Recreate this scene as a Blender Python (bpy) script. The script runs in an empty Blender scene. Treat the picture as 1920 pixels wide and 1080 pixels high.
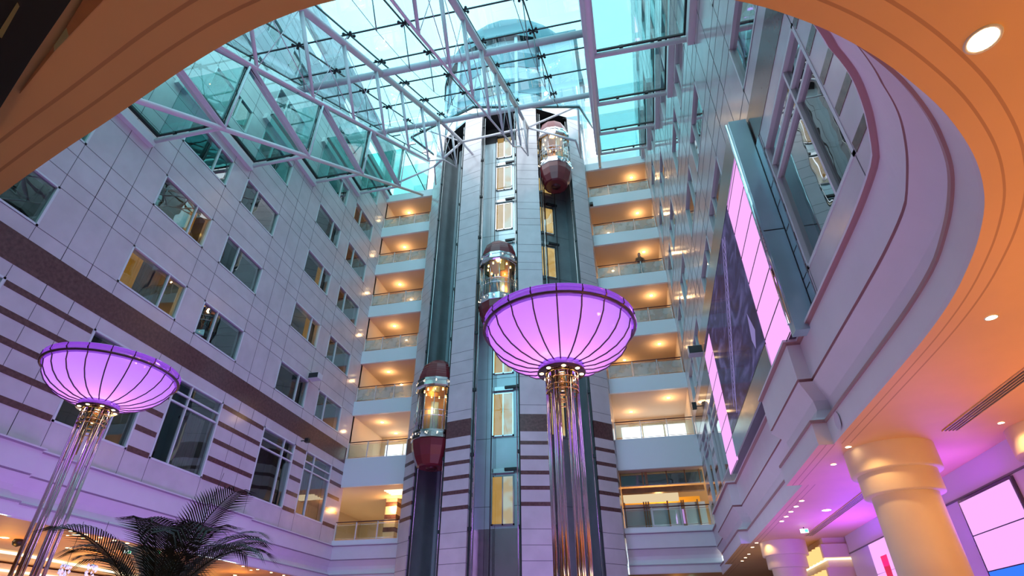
import bpy, bmesh, math, random
from mathutils import Vector, Matrix
random.seed(7)
C = bpy.context.scene.collection
SC = bpy.context.scene
H = 1.5                      # everything is laid out from eye level; the floor lies 1.5 m below
PI = math.pi
R = math.radians

# ------------------------------------------------------------------ camera, world, exposure
cam_d = bpy.data.cameras.new('camera')
cam = bpy.data.objects.new('camera', cam_d); C.objects.link(cam)
SC.camera = cam
cam_d.sensor_width = 36.0; cam_d.lens = 1037.57 / 1920 * 36
cam_d.clip_start = 0.05; cam_d.clip_end = 400
pitch, yaw, roll = 0.5808163654549957, 0.21024750251965607, -0.004986068760978647
fw = Vector((-math.sin(yaw)*math.cos(pitch), math.cos(yaw)*math.cos(pitch), math.sin(pitch)))
rt = Vector((math.cos(yaw), math.sin(yaw), 0)); up = rt.cross(fw)
rr = rt*math.cos(roll) + up*math.sin(roll); uu = -rt*math.sin(roll) + up*math.cos(roll)
M = Matrix((rr, uu, -fw)).transposed().to_4x4()
M.translation = Vector((0, 0, H)); cam.matrix_world = M
cam['kind'] = 'helper'

world = bpy.data.worlds.new('sky'); SC.world = world; world.use_nodes = True
wn = world.node_tree; wn.nodes.clear()
wo = wn.nodes.new('ShaderNodeOutputWorld'); wb = wn.nodes.new('ShaderNodeBackground')
wno = wn.nodes.new('ShaderNodeTexNoise'); wno.inputs['Scale'].default_value = 2.2; wno.inputs['Detail'].default_value = 5
wr = wn.nodes.new('ShaderNodeValToRGB')
wr.color_ramp.elements[0].position = .35; wr.color_ramp.elements[0].color = (.55, .76, .90, 1)
wr.color_ramp.elements[1].position = .62; wr.color_ramp.elements[1].color = (.86, .95, 1.0, 1)
wtc = wn.nodes.new('ShaderNodeTexCoord')
wn.links.new(wtc.outputs['Generated'], wno.inputs['Vector']); wn.links.new(wno.outputs['Fac'], wr.inputs['Fac'])
wn.links.new(wr.outputs['Color'], wb.inputs['Color']); wn.links.new(wb.outputs[0], wo.inputs[0])
wb.inputs['Strength'].default_value = 2.2

SC.view_settings.view_transform = 'Standard'; SC.view_settings.look = 'None'
SC.view_settings.gamma = 1.0; SC.view_settings.exposure = 0.64; SC.view_settings.use_curve_mapping = False
SC.cycles.max_bounces = 10; SC.cycles.transparent_max_bounces = 32
SC.cycles.diffuse_bounces = 5; SC.cycles.glossy_bounces = 4; SC.cycles.transmission_bounces = 6
SC.cycles.sample_clamp_indirect = 4.0; SC.cycles.caustics_reflective = False; SC.cycles.caustics_refractive = False
SC.cycles.use_denoising = True

def light(name, kind, loc, power, color, size=.1, target=None, spot=None, blend=.5, shape=None, sy=None):
    d = bpy.data.lights.new(name, kind); d.energy = power; d.color = color
    if kind == 'AREA':
        d.size = size
        if sy: d.shape = 'RECTANGLE'; d.size_y = sy
    else: d.shadow_soft_size = size
    if kind == 'SPOT': d.spot_size = R(spot or 60); d.spot_blend = blend
    o = bpy.data.objects.new(name, d); C.objects.link(o); o.location = (loc[0], loc[1], loc[2] + H)
    if target is not None:
        o.rotation_euler = (Vector(target) - Vector(loc)).to_track_quat('-Z', 'Y').to_euler()
    o['fixed'] = 1
    return o

# ------------------------------------------------------------------ materials
MATS = {}
def newmat(name):
    m = bpy.data.materials.new(name); m.use_nodes = True; m.node_tree.nodes.clear(); MATS[name] = m
    return m, m.node_tree
def pbr(name, col, rough=.5, metal=0., spec=.5, bump=0., bscale=20., var=0., vscale=3., emis=None, estr=0., coat=0., detail=3):
    m, nt = newmat(name); n = nt.nodes; L = nt.links
    o = n.new('ShaderNodeOutputMaterial'); p = n.new('ShaderNodeBsdfPrincipled'); L.new(p.outputs[0], o.inputs[0])
    p.inputs['Roughness'].default_value = rough; p.inputs['Metallic'].default_value = metal
    p.inputs['Specular IOR Level'].default_value = spec; p.inputs['Coat Weight'].default_value = coat
    tc = n.new('ShaderNodeTexCoord')
    if var > 0:
        no = n.new('ShaderNodeTexNoise'); no.inputs['Scale'].default_value = vscale; no.inputs['Detail'].default_value = detail
        L.new(tc.outputs['Object'], no.inputs['Vector'])
        r = n.new('ShaderNodeValToRGB'); c = Vector(col)
        a = [max(0, x*(1-var)) for x in c]; b = [min(1, x*(1+var)) for x in c]
        r.color_ramp.elements[0].color = (*a, 1); r.color_ramp.elements[0].position = .3
        r.color_ramp.elements[1].color = (*b, 1); r.color_ramp.elements[1].position = .7
        L.new(no.outputs['Fac'], r.inputs['Fac']); L.new(r.outputs['Color'], p.inputs['Base Color'])
    else: p.inputs['Base Color'].default_value = (*col, 1)
    if bump > 0:
        nb = n.new('ShaderNodeTexNoise'); nb.inputs['Scale'].default_value = bscale; nb.inputs['Detail'].default_value = 4
        L.new(tc.outputs['Object'], nb.inputs['Vector'])
        b = n.new('ShaderNodeBump'); b.inputs['Strength'].default_value = bump; b.inputs['Distance'].default_value = .02
        L.new(nb.outputs['Fac'], b.inputs['Height']); L.new(b.outputs[0], p.inputs['Normal'])
    if emis: p.inputs['Emission Color'].default_value = (*emis, 1); p.inputs['Emission Strength'].default_value = estr
    return m
def glassmat(name, tint, refl=1.45, rough=0.0, wob=0., rcol=(1, 1, 1)):
    m, nt = newmat(name); n = nt.nodes; L = nt.links
    o = n.new('ShaderNodeOutputMaterial'); mx = n.new('ShaderNodeMixShader'); f = n.new('ShaderNodeFresnel')
    t = n.new('ShaderNodeBsdfTransparent'); g = n.new('ShaderNodeBsdfGlossy')
    f.inputs['IOR'].default_value = refl; t.inputs['Color'].default_value = (*tint, 1)
    g.inputs['Roughness'].default_value = rough; g.inputs['Color'].default_value = (*rcol, 1)
    geo = n.new('ShaderNodeNewGeometry')        # same strength of reflection from either face
    if wob:
        tc = n.new('ShaderNodeTexCoord'); nb = n.new('ShaderNodeTexNoise'); nb.inputs['Scale'].default_value = .7
        L.new(tc.outputs['Object'], nb.inputs['Vector']); b = n.new('ShaderNodeBump')
        b.inputs['Strength'].default_value = wob; b.inputs['Distance'].default_value = .05
        L.new(nb.outputs['Fac'], b.inputs['Height']); L.new(b.outputs[0], g.inputs['Normal'])
    mr = n.new('ShaderNodeMath'); mr.operation = 'MULTIPLY'
    lw = n.new('ShaderNodeLayerWeight'); f0 = ((refl-1)/(refl+1))**2
    pw = n.new('ShaderNodeMath'); pw.operation = 'POWER'; L.new(lw.outputs['Facing'], pw.inputs[0]); pw.inputs[1].default_value = 3.0
    ma = n.new('ShaderNodeMath'); ma.operation = 'MULTIPLY_ADD'; L.new(pw.outputs[0], ma.inputs[0])
    ma.inputs[1].default_value = 1 - f0; ma.inputs[2].default_value = f0
    n.remove(f); n.remove(mr); n.remove(geo)
    L.new(ma.outputs[0], mx.inputs[0]); L.new(t.outputs[0], mx.inputs[1]); L.new(g.outputs[0], mx.inputs[2]); L.new(mx.outputs[0], o.inputs[0])
    return m
def emit(name, col, s):
    m, nt = newmat(name); n = nt.nodes
    o = n.new('ShaderNodeOutputMaterial'); e = n.new('ShaderNodeEmission'); e.inputs[0].default_value = (*col, 1); e.inputs[1].default_value = s
    nt.links.new(e.outputs[0], o.inputs[0]); return m

pbr('marble', (.60, .555, .575), .16, spec=.5, var=.07, vscale=1.4, detail=6)
pbr('joint', (.13, .12, .13), .6)
pbr('granite', (.125, .062, .058), .18, spec=.5, var=.25, vscale=9, detail=6)
pbr('plaster', (.66, .64, .68), .55, var=.02, vscale=2)
pbr('rose_trim', (.38, .22, .23), .5)
pbr('lilac_groove', (.36, .31, .38), .5)
pbr('cream', (.72, .60, .44), .6, var=.03, vscale=2)
pbr('ceiling_warmlight', (.74, .48, .25), .6, var=.03, vscale=1.5)  # cream ceiling; warm lamplight is put into the orange base colour
pbr('groove_paint', (.50, .29, .16), .7)
pbr('fascia_white', (.72, .77, .79), .5)
pbr('corridor', (.76, .64, .50), .7)
pbr('corridor_soffit', (.74, .58, .42), .7)
pbr('door_white', (.75, .78, .80), .4)
pbr('wood', (.33, .15, .05), .45, var=.2, vscale=4)
pbr('dark', (.012, .012, .014), .4)
pbr('black_rubber', (.015, .02, .022), .5)
pbr('bronze_wall', (.42, .26, .13), .3, metal=.5)
pbr('dark_bronze', (.10, .035, .04), .35, metal=.3)
pbr('steel_paint', (.69, .68, .70), .35, var=.02, vscale=3)
pbr('chrome', (.80, .80, .82), .07, metal=1.)
pbr('brushed', (.55, .58, .60), .22, metal=1., var=.06, vscale=2)
pbr('brass', (.90, .62, .25), .12, metal=1.)
pbr('tube_chrome', (.70, .62, .66), .10, metal=1.)
pbr('shaft_panel', (.50, .62, .66), .32, metal=.55, var=.05, vscale=1.2)
pbr('shaft_grey', (.26, .29, .30), .35, metal=.4, var=.1, vscale=1.5)
pbr('maroon', (.17, .022, .028), .22, spec=.6)
pbr('maroon_dark', (.07, .012, .014), .3)
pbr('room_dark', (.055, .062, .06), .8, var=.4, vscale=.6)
pbr('curtain_gold', (.72, .36, .03), .8, emis=(1, .5, .04), estr=.12)  # slight glow stands in for lamplight on curtains and soffit
pbr('curtain_grey', (.25, .24, .20), .8)
pbr('frame_white', (.66, .70, .71), .35)
pbr('blue_steel', (.42, .62, .68), .22, metal=.45, var=.1, vscale=1.0)
pbr('screen_frame', (.10, .09, .14), .2, metal=.6)
pbr('floor_stone', (.40, .34, .30), .12, var=.15, vscale=1.)
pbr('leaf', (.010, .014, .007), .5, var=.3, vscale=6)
pbr('trunk', (.10, .06, .03), .8, bump=.6, bscale=30)
pbr('pot', (.06, .045, .04), .3)
pbr('tower_stone', (.62, .70, .74), .5, var=.05, vscale=1)
pbr('roof_dark', (.10, .22, .25), .5)
pbr('outer_window', (.16, .30, .34), .15)
pbr('box_grey', (.62, .66, .68), .4)
pbr('skin', (.45, .26, .18), .5)
pbr('cloth_blue', (.32, .42, .55), .8)
pbr('cloth_dark', (.05, .03, .02), .8)
pbr('cloth_brown', (.20, .09, .04), .8)
pbr('hair', (.01, .008, .007), .5)
pbr('crystal', (.85, .80, .95), .05, spec=1., emis=(.8, .7, 1), estr=.35)
pbr('lilac_wall', (.58, .50, .60), .5)
pbr('shade_ring', (.17, .10, .16), .18, metal=.7)
pbr('red_drink', (.55, .0, .05), .3, emis=(.7, 0, .06), estr=.4)
glassmat('roof_glass', (.36, .70, .76), 1.5)
glassmat('step_glass_right', (.50, .74, .75), 1.6)
glassmat('step_glass_left', (.34, .72, .69), 1.6)
glassmat('rail_glass', (.80, .88, .87), 1.5)
def sheen_material():
    m, nt = newmat('sheen_rail_glass'); n = nt.nodes; L = nt.links  # clear railing glass; pale sky reflection mixed in as a whitish colour
    o = n.new('ShaderNodeOutputMaterial'); t = n.new('ShaderNodeBsdfTransparent'); t.inputs[0].default_value = (.82,.88,.86,1)
    p = n.new('ShaderNodeBsdfPrincipled'); p.inputs['Base Color'].default_value = (.62,.66,.64,1); p.inputs['Roughness'].default_value = .12
    mx = n.new('ShaderNodeMixShader'); tc = n.new('ShaderNodeTexCoord'); v = n.new('ShaderNodeTexNoise'); v.inputs['Scale'].default_value = 1.7
    mr = n.new('ShaderNodeMapRange'); mr.inputs[1].default_value = .45; mr.inputs[2].default_value = .55; mr.inputs[3].default_value = .32; mr.inputs[4].default_value = .46
    L.new(tc.outputs['Object'], v.inputs['Vector']); L.new(v.outputs['Fac'], mr.inputs[0]); L.new(mr.outputs[0], mx.inputs[0])
    L.new(t.outputs[0], mx.inputs[1]); L.new(p.outputs[0], mx.inputs[2]); L.new(mx.outputs[0], o.inputs[0])
sheen_material()
glassmat('cab_glass', (.80, .80, .76), 1.5)
glassmat('window_glass', (.55, .62, .60), 2.1, wob=.12)
glassmat('smoke_glass', (.62, .62, .62), 1.7)
emit('lamp_warm', (1, .72, .38), 14)
emit('lamp_warm_small', (1, .62, .28), 9)
emit('lamp_bulb', (1, .66, .30), 7)
emit('added_wash_lens', (.5, .3, 1), 1.5)  # lens glow of the added floor troughs
emit('band_bulb', (1, .85, .65), 1.6)
emit('cove_cream', (.80, .62, .38), .62)
emit('screen_pink', (.93, .43, 1.0), .72)
emit('light_bright', (1, .93, .80), 2.2)
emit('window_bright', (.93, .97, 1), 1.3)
emit('light_amber', (1, .60, .22), .8)
emit('light_slot', (1, .80, .50), 1.4)
emit('exit_green', (.05, .85, .25), 3.0)
emit('exit_white', (.8, 1, .9), 2.)
emit('screen_blue', (.03, .14, .8), 1.)
emit('hub_lamp', (1, .80, .40), 5)

def bowl_material():
    m, nt = newmat('bowl_glass'); n = nt.nodes; L = nt.links
    o = n.new('ShaderNodeOutputMaterial'); tr = n.new('ShaderNodeBsdfTranslucent'); tr.inputs[0].default_value = (.72, .42, .86, 1)
    e = n.new('ShaderNodeEmission'); e.inputs[0].default_value = (.22, .12, .95, 1); e.inputs[1].default_value = .31
    g = n.new('ShaderNodeBsdfGlossy'); g.inputs['Roughness'].default_value = .06
    a = n.new('ShaderNodeAddShader'); mx = n.new('ShaderNodeMixShader'); mx.inputs[0].default_value = .06
    L.new(tr.outputs[0], a.inputs[0]); L.new(e.outputs[0], a.inputs[1]); L.new(a.outputs[0], mx.inputs[1]); L.new(g.outputs[0], mx.inputs[2]); L.new(mx.outputs[0], o.inputs[0])
bowl_material()
emit('picture_line', (.16, .13, .30), 1.)
def lip_material():
    m, nt = newmat('bowl_lip'); n = nt.nodes; L = nt.links
    o = n.new('ShaderNodeOutputMaterial'); e = n.new('ShaderNodeEmission'); e.inputs[0].default_value = (.33, .07, .85, 1); e.inputs[1].default_value = .6
    g = n.new('ShaderNodeBsdfGlossy'); g.inputs['Roughness'].default_value = .1; mx = n.new('ShaderNodeMixShader'); mx.inputs[0].default_value = .25
    L.new(e.outputs[0], mx.inputs[1]); L.new(g.outputs[0], mx.inputs[2]); L.new(mx.outputs[0], o.inputs[0])
lip_material()
def picture_material():
    m, nt = newmat('screen_picture'); n = nt.nodes; L = nt.links
    o = n.new('ShaderNodeOutputMaterial'); e = n.new('ShaderNodeEmission'); tc = n.new('ShaderNodeTexCoord')
    no = n.new('ShaderNodeTexNoise'); no.inputs['Scale'].default_value = .9; no.inputs['Detail'].default_value = 8; no.inputs['Distortion'].default_value = 1.2
    mp = n.new('ShaderNodeMapping'); mp.inputs['Scale'].default_value = (1, .8, 2.2)
    r = n.new('ShaderNodeValToRGB'); cr = r.color_ramp
    cr.elements[0].position = .32; cr.elements[0].color = (.025, .017, .035, 1)
    cr.elements[1].position = .74; cr.elements[1].color = (.085, .075, .19, 1)
    k = cr.elements.new(.5); k.color = (.03, .025, .065, 1)
    L.new(tc.outputs['Object'], mp.inputs[0]); L.new(mp.outputs[0], no.inputs['Vector']); L.new(no.outputs['Fac'], r.inputs[0]); L.new(r.outputs[0], e.inputs[0])
    g = n.new('ShaderNodeBsdfGlossy'); g.inputs['Roughness'].default_value = .08; mx = n.new('ShaderNodeMixShader'); mx.inputs[0].default_value = .10
    L.new(e.outputs[0], mx.inputs[1]); L.new(g.outputs[0], mx.inputs[2]); L.new(mx.outputs[0], o.inputs[0])
picture_material()

# ------------------------------------------------------------------ mesh helpers
class MB:
    def __init__(s): s.v = []; s.f = []; s.m = []; s.sm = []
    def face(s, pts, mi=0, smooth=False):
        b = len(s.v); s.v += [tuple(p) for p in pts]; s.f.append(tuple(range(b, b+len(pts)))); s.m.append(mi); s.sm.append(smooth)
    def grid(s, rows, mi=0, smooth=True, close_u=False, close_v=False):
        b = len(s.v); nu = len(rows[0]); nv = len(rows)
        for r_ in rows: s.v += [tuple(p) for p in r_]
        for j in range(nv if close_v else nv-1):
            for i in range(nu if close_u else nu-1):
                i2 = (i+1) % nu; j2 = (j+1) % nv
                s.f.append((b+j*nu+i, b+j*nu+i2, b+j2*nu+i2, b+j2*nu+i)); s.m.append(mi if not callable(mi) else mi(j, i)); s.sm.append(smooth)
    def box(s, x0, x1, y0, y1, z0, z1, mi=0):
        if x0 > x1: x0, x1 = x1, x0
        if y0 > y1: y0, y1 = y1, y0
        if z0 > z1: z0, z1 = z1, z0
        b = len(s.v)
        s.v += [(x0,y0,z0),(x1,y0,z0),(x1,y1,z0),(x0,y1,z0),(x0,y0,z1),(x1,y0,z1),(x1,y1,z1),(x0,y1,z1)]
        for q in ((0,3,2,1),(4,5,6,7),(0,1,5,4),(1,2,6,5),(2,3,7,6),(3,0,4,7)):
            s.f.append(tuple(b+i for i in q)); s.m.append(mi); s.sm.append(False)
    def beam(s, p0, p1, w, h, mi=0, upv=(0,0,1)):
        p0 = Vector(p0); p1 = Vector(p1); d = (p1-p0).normalized(); u = d.cross(Vector(upv))
        if u.length < 1e-4: u = d.cross(Vector((0,1,0)))
        u.normalize(); w2 = u.cross(d).normalized(); b = len(s.v)
        for p in (p0, p1):
            for a, c in ((-1,-1),(1,-1),(1,1),(-1,1)): s.v.append(tuple(p + u*(a*w/2) + w2*(c*h/2)))
        for q in ((0,1,2,3),(7,6,5,4),(0,4,5,1),(1,5,6,2),(2,6,7,3),(3,7,4,0)):
            s.f.append(tuple(b+i for i in q)); s.m.append(mi); s.sm.append(False)
    def tube(s, p0, p1, r0, r1=None, n=10, mi=0, cap=True):
        r1 = r0 if r1 is None else r1
        p0 = Vector(p0); p1 = Vector(p1); d = (p1-p0).normalized(); u = d.cross(Vector((0,0,1)))
        if u.length < 1e-3: u = Vector((1,0,0))
        u.normalize(); w = d.cross(u); rows = []
        for p, r_ in ((p0, r0), (p1, r1)):
            rows.append([p + u*(r_*math.cos(2*PI*i/n)) + w*(r_*math.sin(2*PI*i/n)) for i in range(n)])
        s.grid(rows, mi, True, True)
        if cap: s.face(rows[0][::-1], mi); s.face(rows[1], mi)
    def path(s, pts, r, n=8, mi=0, closed=False, rz=None):
        pts = [Vector(p) for p in pts]; rows = []; k = len(pts)
        for i, p in enumerate(pts):
            a = pts[(i-1) % k] if (closed or i > 0) else p; b = pts[(i+1) % k] if (closed or i < k-1) else p
            d = (b-a).normalized(); u = d.cross(Vector((0,0,1)))
            if u.length < 1e-3: u = Vector((1,0,0))
            u.normalize(); w = u.cross(d)
            ri = r[i] if isinstance(r, (list, tuple)) else r
            rows.append([p + u*(ri*math.cos(2*PI*j/n)) + w*((rz or ri)*math.sin(2*PI*j/n)) for j in range(n)])
        s.grid(rows, mi, True, True, closed)
    def lathe(s, prof, n=32, c=(0,0), mi=0, smooth=True, rot=0.):
        rows = [[(c[0]+r_*math.cos(2*PI*i/n+rot), c[1]+r_*math.sin(2*PI*i/n+rot), z) for i in range(n)] for r_, z in prof]
        s.grid(rows, mi, smooth, True)
    def disc(s, r, z, n=24, c=(0,0), mi=0, down=False, rot=0.):
        p = [(c[0]+r*math.cos(2*PI*i/n+rot), c[1]+r*math.sin(2*PI*i/n+rot), z) for i in range(n)]
        s.face(p[::-1] if down else p, mi)
    def prism(s, poly, z0, z1, mi=0, caps=True):
        n = len(poly)
        for i in range(n):
            a = poly[i]; b = poly[(i+1) % n]
            s.face([(a[0],a[1],z0),(b[0],b[1],z0),(b[0],b[1],z1),(a[0],a[1],z1)], mi)
        if caps:
            s.face([(p[0],p[1],z0) for p in poly][::-1], mi); s.face([(p[0],p[1],z1) for p in poly], mi)
    def build(s, name, mats, parent=None, base=None):
        """vertices are in layout coordinates; the object's origin goes to its parent's origin or to base"""
        if isinstance(mats, str): mats = [mats]
        org = Vector((0,0,0))
        if parent is not None: org = Vector(parent['org']) if parent.get('org') is not None else Vector((0,0,0))
        elif base is not None: org = Vector(base)
        me = bpy.data.meshes.new(name)
        me.from_pydata([tuple(Vector(p)-org) for p in s.v], [], s.f)
        for mn in mats: me.materials.append(MATS[mn])
        for p, mi, sm in zip(me.polygons, s.m, s.sm): p.material_index = mi; p.use_smooth = sm
        bm = bmesh.new(); bm.from_mesh(me)
        bmesh.ops.remove_doubles(bm, verts=bm.verts, dist=1e-5)
        bmesh.ops.recalc_face_normals(bm, faces=bm.faces)
        bm.to_mesh(me); bm.free()
        o = bpy.data.objects.new(name, me); C.objects.link(o)
        if parent is not None:
            o.parent = parent
            o['org'] = tuple(org)
        else: o.location = org; o['org'] = tuple(org)
        return o

def thing(name, label, cat, loc=(0,0,0), rz=0., group=None, kind=None):
    o = bpy.data.objects.new(name, None); C.objects.link(o); o.empty_display_size = .2
    o.location = loc; o.rotation_euler = (0, 0, rz); o['org'] = tuple(loc) if rz == 0 else (0.,0.,0.)
    if kind: o['kind'] = kind
    if label: o['label'] = label
    if cat: o['category'] = cat
    if group: o['group'] = group
    return o
def tag(o, label=None, cat=None, group=None, kind=None):
    if label: o['label'] = label
    if cat: o['category'] = cat
    if group: o['group'] = group
    if kind: o['kind'] = kind
    return o
KIDS = {}
def dup(root, loc, rz=0., label=None, group=None):
    r = root.copy(); C.objects.link(r); r.location = loc; r.rotation_euler = (0, 0, rz)
    if label: r['label'] = label
    if group: r['group'] = group
    for ch in kids(root):
        c = ch.copy(); C.objects.link(c); c.parent = r
        for g in kids(ch):
            d = g.copy(); C.objects.link(d); d.parent = c
    return r
def kids(o):
    if o.name not in KIDS: KIDS[o.name] = list(o.children)
    return KIDS[o.name]
ORD = ['first', 'second', 'third', 'fourth', 'fifth', 'sixth', 'seventh', 'eighth', 'ninth', 'tenth', 'eleventh', 'twelfth', 'thirteenth', 'fourteenth']

# ------------------------------------------------------------------ layout numbers
XL, XR, YB = -16.0, 3.4, 29.09
STORY = 3.38
TX = -6.41                                  # axis of the lift tower
WY = [(2.9, 5.55, 1), (6.6, 9.2, 0), (12.15, 14.8, 1), (15.85, 18.45, 0), (21.4, 24.0, 1), (25.1, 27.75, 0)]
WYR = [(2.3, 4.9, 1), (6.05, 8.75, 0), (12.15, 14.8, 1), (15.85, 18.45, 0), (21.4, 24.0, 1), (25.1, 27.75, 0)]
ZTOP = 34.6
STRIPES = [(8.31, 8.49), (7.60, 7.78), (6.90, 7.08), (6.21, 6.39), (5.50, 5.68)]
BAND = (8.96, 9.84)
ROWS = [(10.36 + STORY*k, 11.82 + STORY*k) for k in range(7)]
TALL = (5.55, 8.50)

# ------------------------------------------------------------------ side walls with their windows
def side_wall(name, X, sgn, wys):
    """sgn = +1: the wall faces +x (left wall)"""
    mb = MB(); th = .35
    ys = sorted(set([-1.0] + [v for w in wys for v in w[:2]] + [YB+.3]))
    zs = sorted(set([4.5] + list(TALL) + [z for r_ in ROWS for z in r_] + [ZTOP]))
    def hole(ya, yb, za, zb):
        inw = any(abs(ya-w[0]) < 1e-6 for w in wys)
        inz = (abs(za-TALL[0]) < 1e-6) or any(abs(za-r_[0]) < 1e-6 for r_ in ROWS)
        return inw and inz
    for i in range(len(ys)-1):
        for j in range(len(zs)-1):
            a, b, c, d = ys[i], ys[i+1], zs[j], zs[j+1]
            if hole(a, b, c, d):
                x2 = X - sgn*th
                mb.face([(X,a,c),(X,b,c),(x2,b,c),(x2,a,c)]); mb.face([(X,a,d),(X,b,d),(x2,b,d),(x2,a,d)])
                mb.face([(X,a,c),(X,a,d),(x2,a,d),(x2,a,c)]); mb.face([(X,b,c),(X,b,d),(x2,b,d),(x2,b,c)])
            else: mb.face([(X,a,c),(X,b,c),(X,b,d),(X,a,d)])
    e = sgn*.004; e2 = sgn*.008
    def strip(a, b, c, d, mi, off): mb.box(X - sgn*.01, X + off, a, b, c, d, mi)
    strip(-1, YB, BAND[0], BAND[1], 2, e2)
    segs = []; p = -1.0
    for w in wys: segs.append((p, w[0]-.06)); p = w[1]+.06
    segs.append((p, YB))
    for z0, z1 in STRIPES:
        for a, b in segs: strip(a, b, z0, z1, 2, e2)
    jy = []
    for w in wys: jy += [w[0], w[1]]
    for a, b in segs:
        if b - a > 2: jy += [a+.06+(b-a-.06)/3, a+.06+(b-a-.06)*2/3]
    for y in jy:
        for k in range(-1, 7):
            z0 = ROWS[k][1] if k >= 0 else BAND[1]; z1 = ROWS[k+1][0] if k < 6 else ZTOP
            strip(y-.008, y+.008, z0, z1, 1, e)
        if not any(abs(y-w[0]) < .01 or abs(y-w[1]) < .01 for w in wys): strip(y-.008, y+.008, 4.7, ZTOP, 1, e)
        strip(y-.008, y+.008, 4.7, 5.5, 1, e); strip(y-.008, y+.008, 8.5, 8.96, 1, e)
    for k in range(7):
        for dz in (.03, .55, 1.32, 1.88):
            strip(-1, YB, ROWS[k][1]+dz-.008, ROWS[k][1]+dz+.008, 1, e)
    strip(-1, YB, 10.32-.008, 10.32+.008, 1, e)
    o = mb.build(name, ['marble', 'joint', 'granite']); o['kind'] = 'structure'
    return o
side_wall('wall_left', XL, 1, WY)
side_wall('wall_right', XR, -1, WYR)

WN = [0]
def window(X, sgn, y0, y1, z0, z1, mull, transoms, gold=None):
    WN[0] += 1
    root = thing('window_%d' % WN[0], None, None, (X, (y0+y1)/2, z0), kind='structure')
    fr = MB(); w = .04; xa = X - sgn*.16; xb = X + sgn*.012
    fr.box(xa, xb, y0-.03, y0+w, z0-.03, z1+.03); fr.box(xa, xb, y1-w, y1+.03, z0-.03, z1+.03)
    fr.box(xa, xb, y0-.03, y1+.03, z0-.03, z0+w*.8); fr.box(xa, xb, y0-.03, y1+.03, z1-w*.8, z1+.03)
    for t in transoms: fr.box(X-sgn*.10, X-sgn*.01, y0, y1, t-.03, t+.03)
    fr.build('window_frame', 'frame_white', root)
    m = MB(); m.box(X-sgn*.10, X-sgn*.005, mull-.028, mull+.028, z0, z1); m.build('mullion', 'frame_white', root)
    g = MB(); xg = X - sgn*.07; g.face([(xg,y0,z0),(xg,y1,z0),(xg,y1,z1),(xg,y0,z1)]); g.build('window_pane', 'window_glass', root)
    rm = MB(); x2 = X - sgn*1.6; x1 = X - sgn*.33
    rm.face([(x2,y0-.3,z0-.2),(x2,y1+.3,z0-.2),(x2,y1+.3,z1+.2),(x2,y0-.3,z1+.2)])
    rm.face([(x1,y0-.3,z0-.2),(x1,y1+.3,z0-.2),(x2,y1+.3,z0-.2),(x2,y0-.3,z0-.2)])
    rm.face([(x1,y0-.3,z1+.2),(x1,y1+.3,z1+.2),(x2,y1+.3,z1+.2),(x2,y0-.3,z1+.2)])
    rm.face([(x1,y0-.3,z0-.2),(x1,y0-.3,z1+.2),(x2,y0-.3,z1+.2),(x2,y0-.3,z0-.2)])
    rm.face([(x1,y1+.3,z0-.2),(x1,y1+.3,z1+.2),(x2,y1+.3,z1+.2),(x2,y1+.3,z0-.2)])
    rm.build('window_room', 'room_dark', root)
def curtain(X, sgn, ya, yb, z0, z1, label, mat, amp=.05):
    mb = MB(); n = 40; xs = X - sgn*.42
    rows = []
    for z in (z0-.15, (z0+z1)/2, z1+.1):
        rows.append([(xs + amp*math.sin(i*1.45 + .3*math.sin(i)), ya + (yb-ya)*i/n, z) for i in range(n+1)])
    mb.grid(rows, 0, True)
    o = mb.build('curtain', mat, None, (xs, (ya+yb)/2, z0-.15)); tag(o, label, 'curtain')
for X, sgn, wys in ((XL, 1, WY), (XR, -1, WYR)):
    for wi, (y0, y1, s) in enumerate(wys):
        mull = y0 + (y1-y0)*(.67 if s else .33)
        window(X, sgn, y0, y1, TALL[0], TALL[1], mull if s == 0 else y0+(y1-y0)*.67, (8.03, 7.66))
        for k, (z0, z1) in enumerate(ROWS[:6]):
            window(X, sgn, y0, y1, z0, z1, mull, ())
curtain(XL, 1, 12.2, 13.0, *ROWS[0], 'bright golden curtain at the left edge of a lit hotel window above the brown band', 'curtain_gold')
curtain(XL, 1, 13.0, 13.9, *ROWS[0], 'grey sheer curtain beside the bright golden curtain', 'curtain_grey')
curtain(XL, 1, 14.05, 14.35, *ROWS[1], 'narrow orange curtain in the small pane of the second-row window nearest left', 'curtain_gold')
curtain(XL, 1, 23.2, 23.6, *ROWS[1], 'narrow orange curtain in the second-row window third from the left', 'curtain_gold')
curtain(XL, 1, 23.2, 23.5, *ROWS[2], 'narrow orange curtain in the third-row window near the balconies', 'curtain_gold')
curtain(XL, 1, 25.2, 25.8, *ROWS[4], 'orange curtain in the uppermost window beside the top left balcony', 'curtain_gold')
curtain(XL, 1, 25.15, 27.7, TALL[0], 7.6, 'pale blue-grey sheer curtain in the tall window next to the left balcony', 'curtain_grey')
curtain(XL, 1, 17.0, 18.2, TALL[0], 7.6, 'dull ochre curtain in the second tall window', 'curtain_grey')

light('room_lamp', 'POINT', (-16.85, 12.75, 11.2), 60, (1, .62, .15), .1)
light('room_lamp', 'POINT', (-16.9, 14.4, 14.9), 9, (1, .55, .15), .1)
light('room_lamp', 'POINT', (-16.9, 23.5, 14.9), 9, (1, .55, .15), .1)
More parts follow.
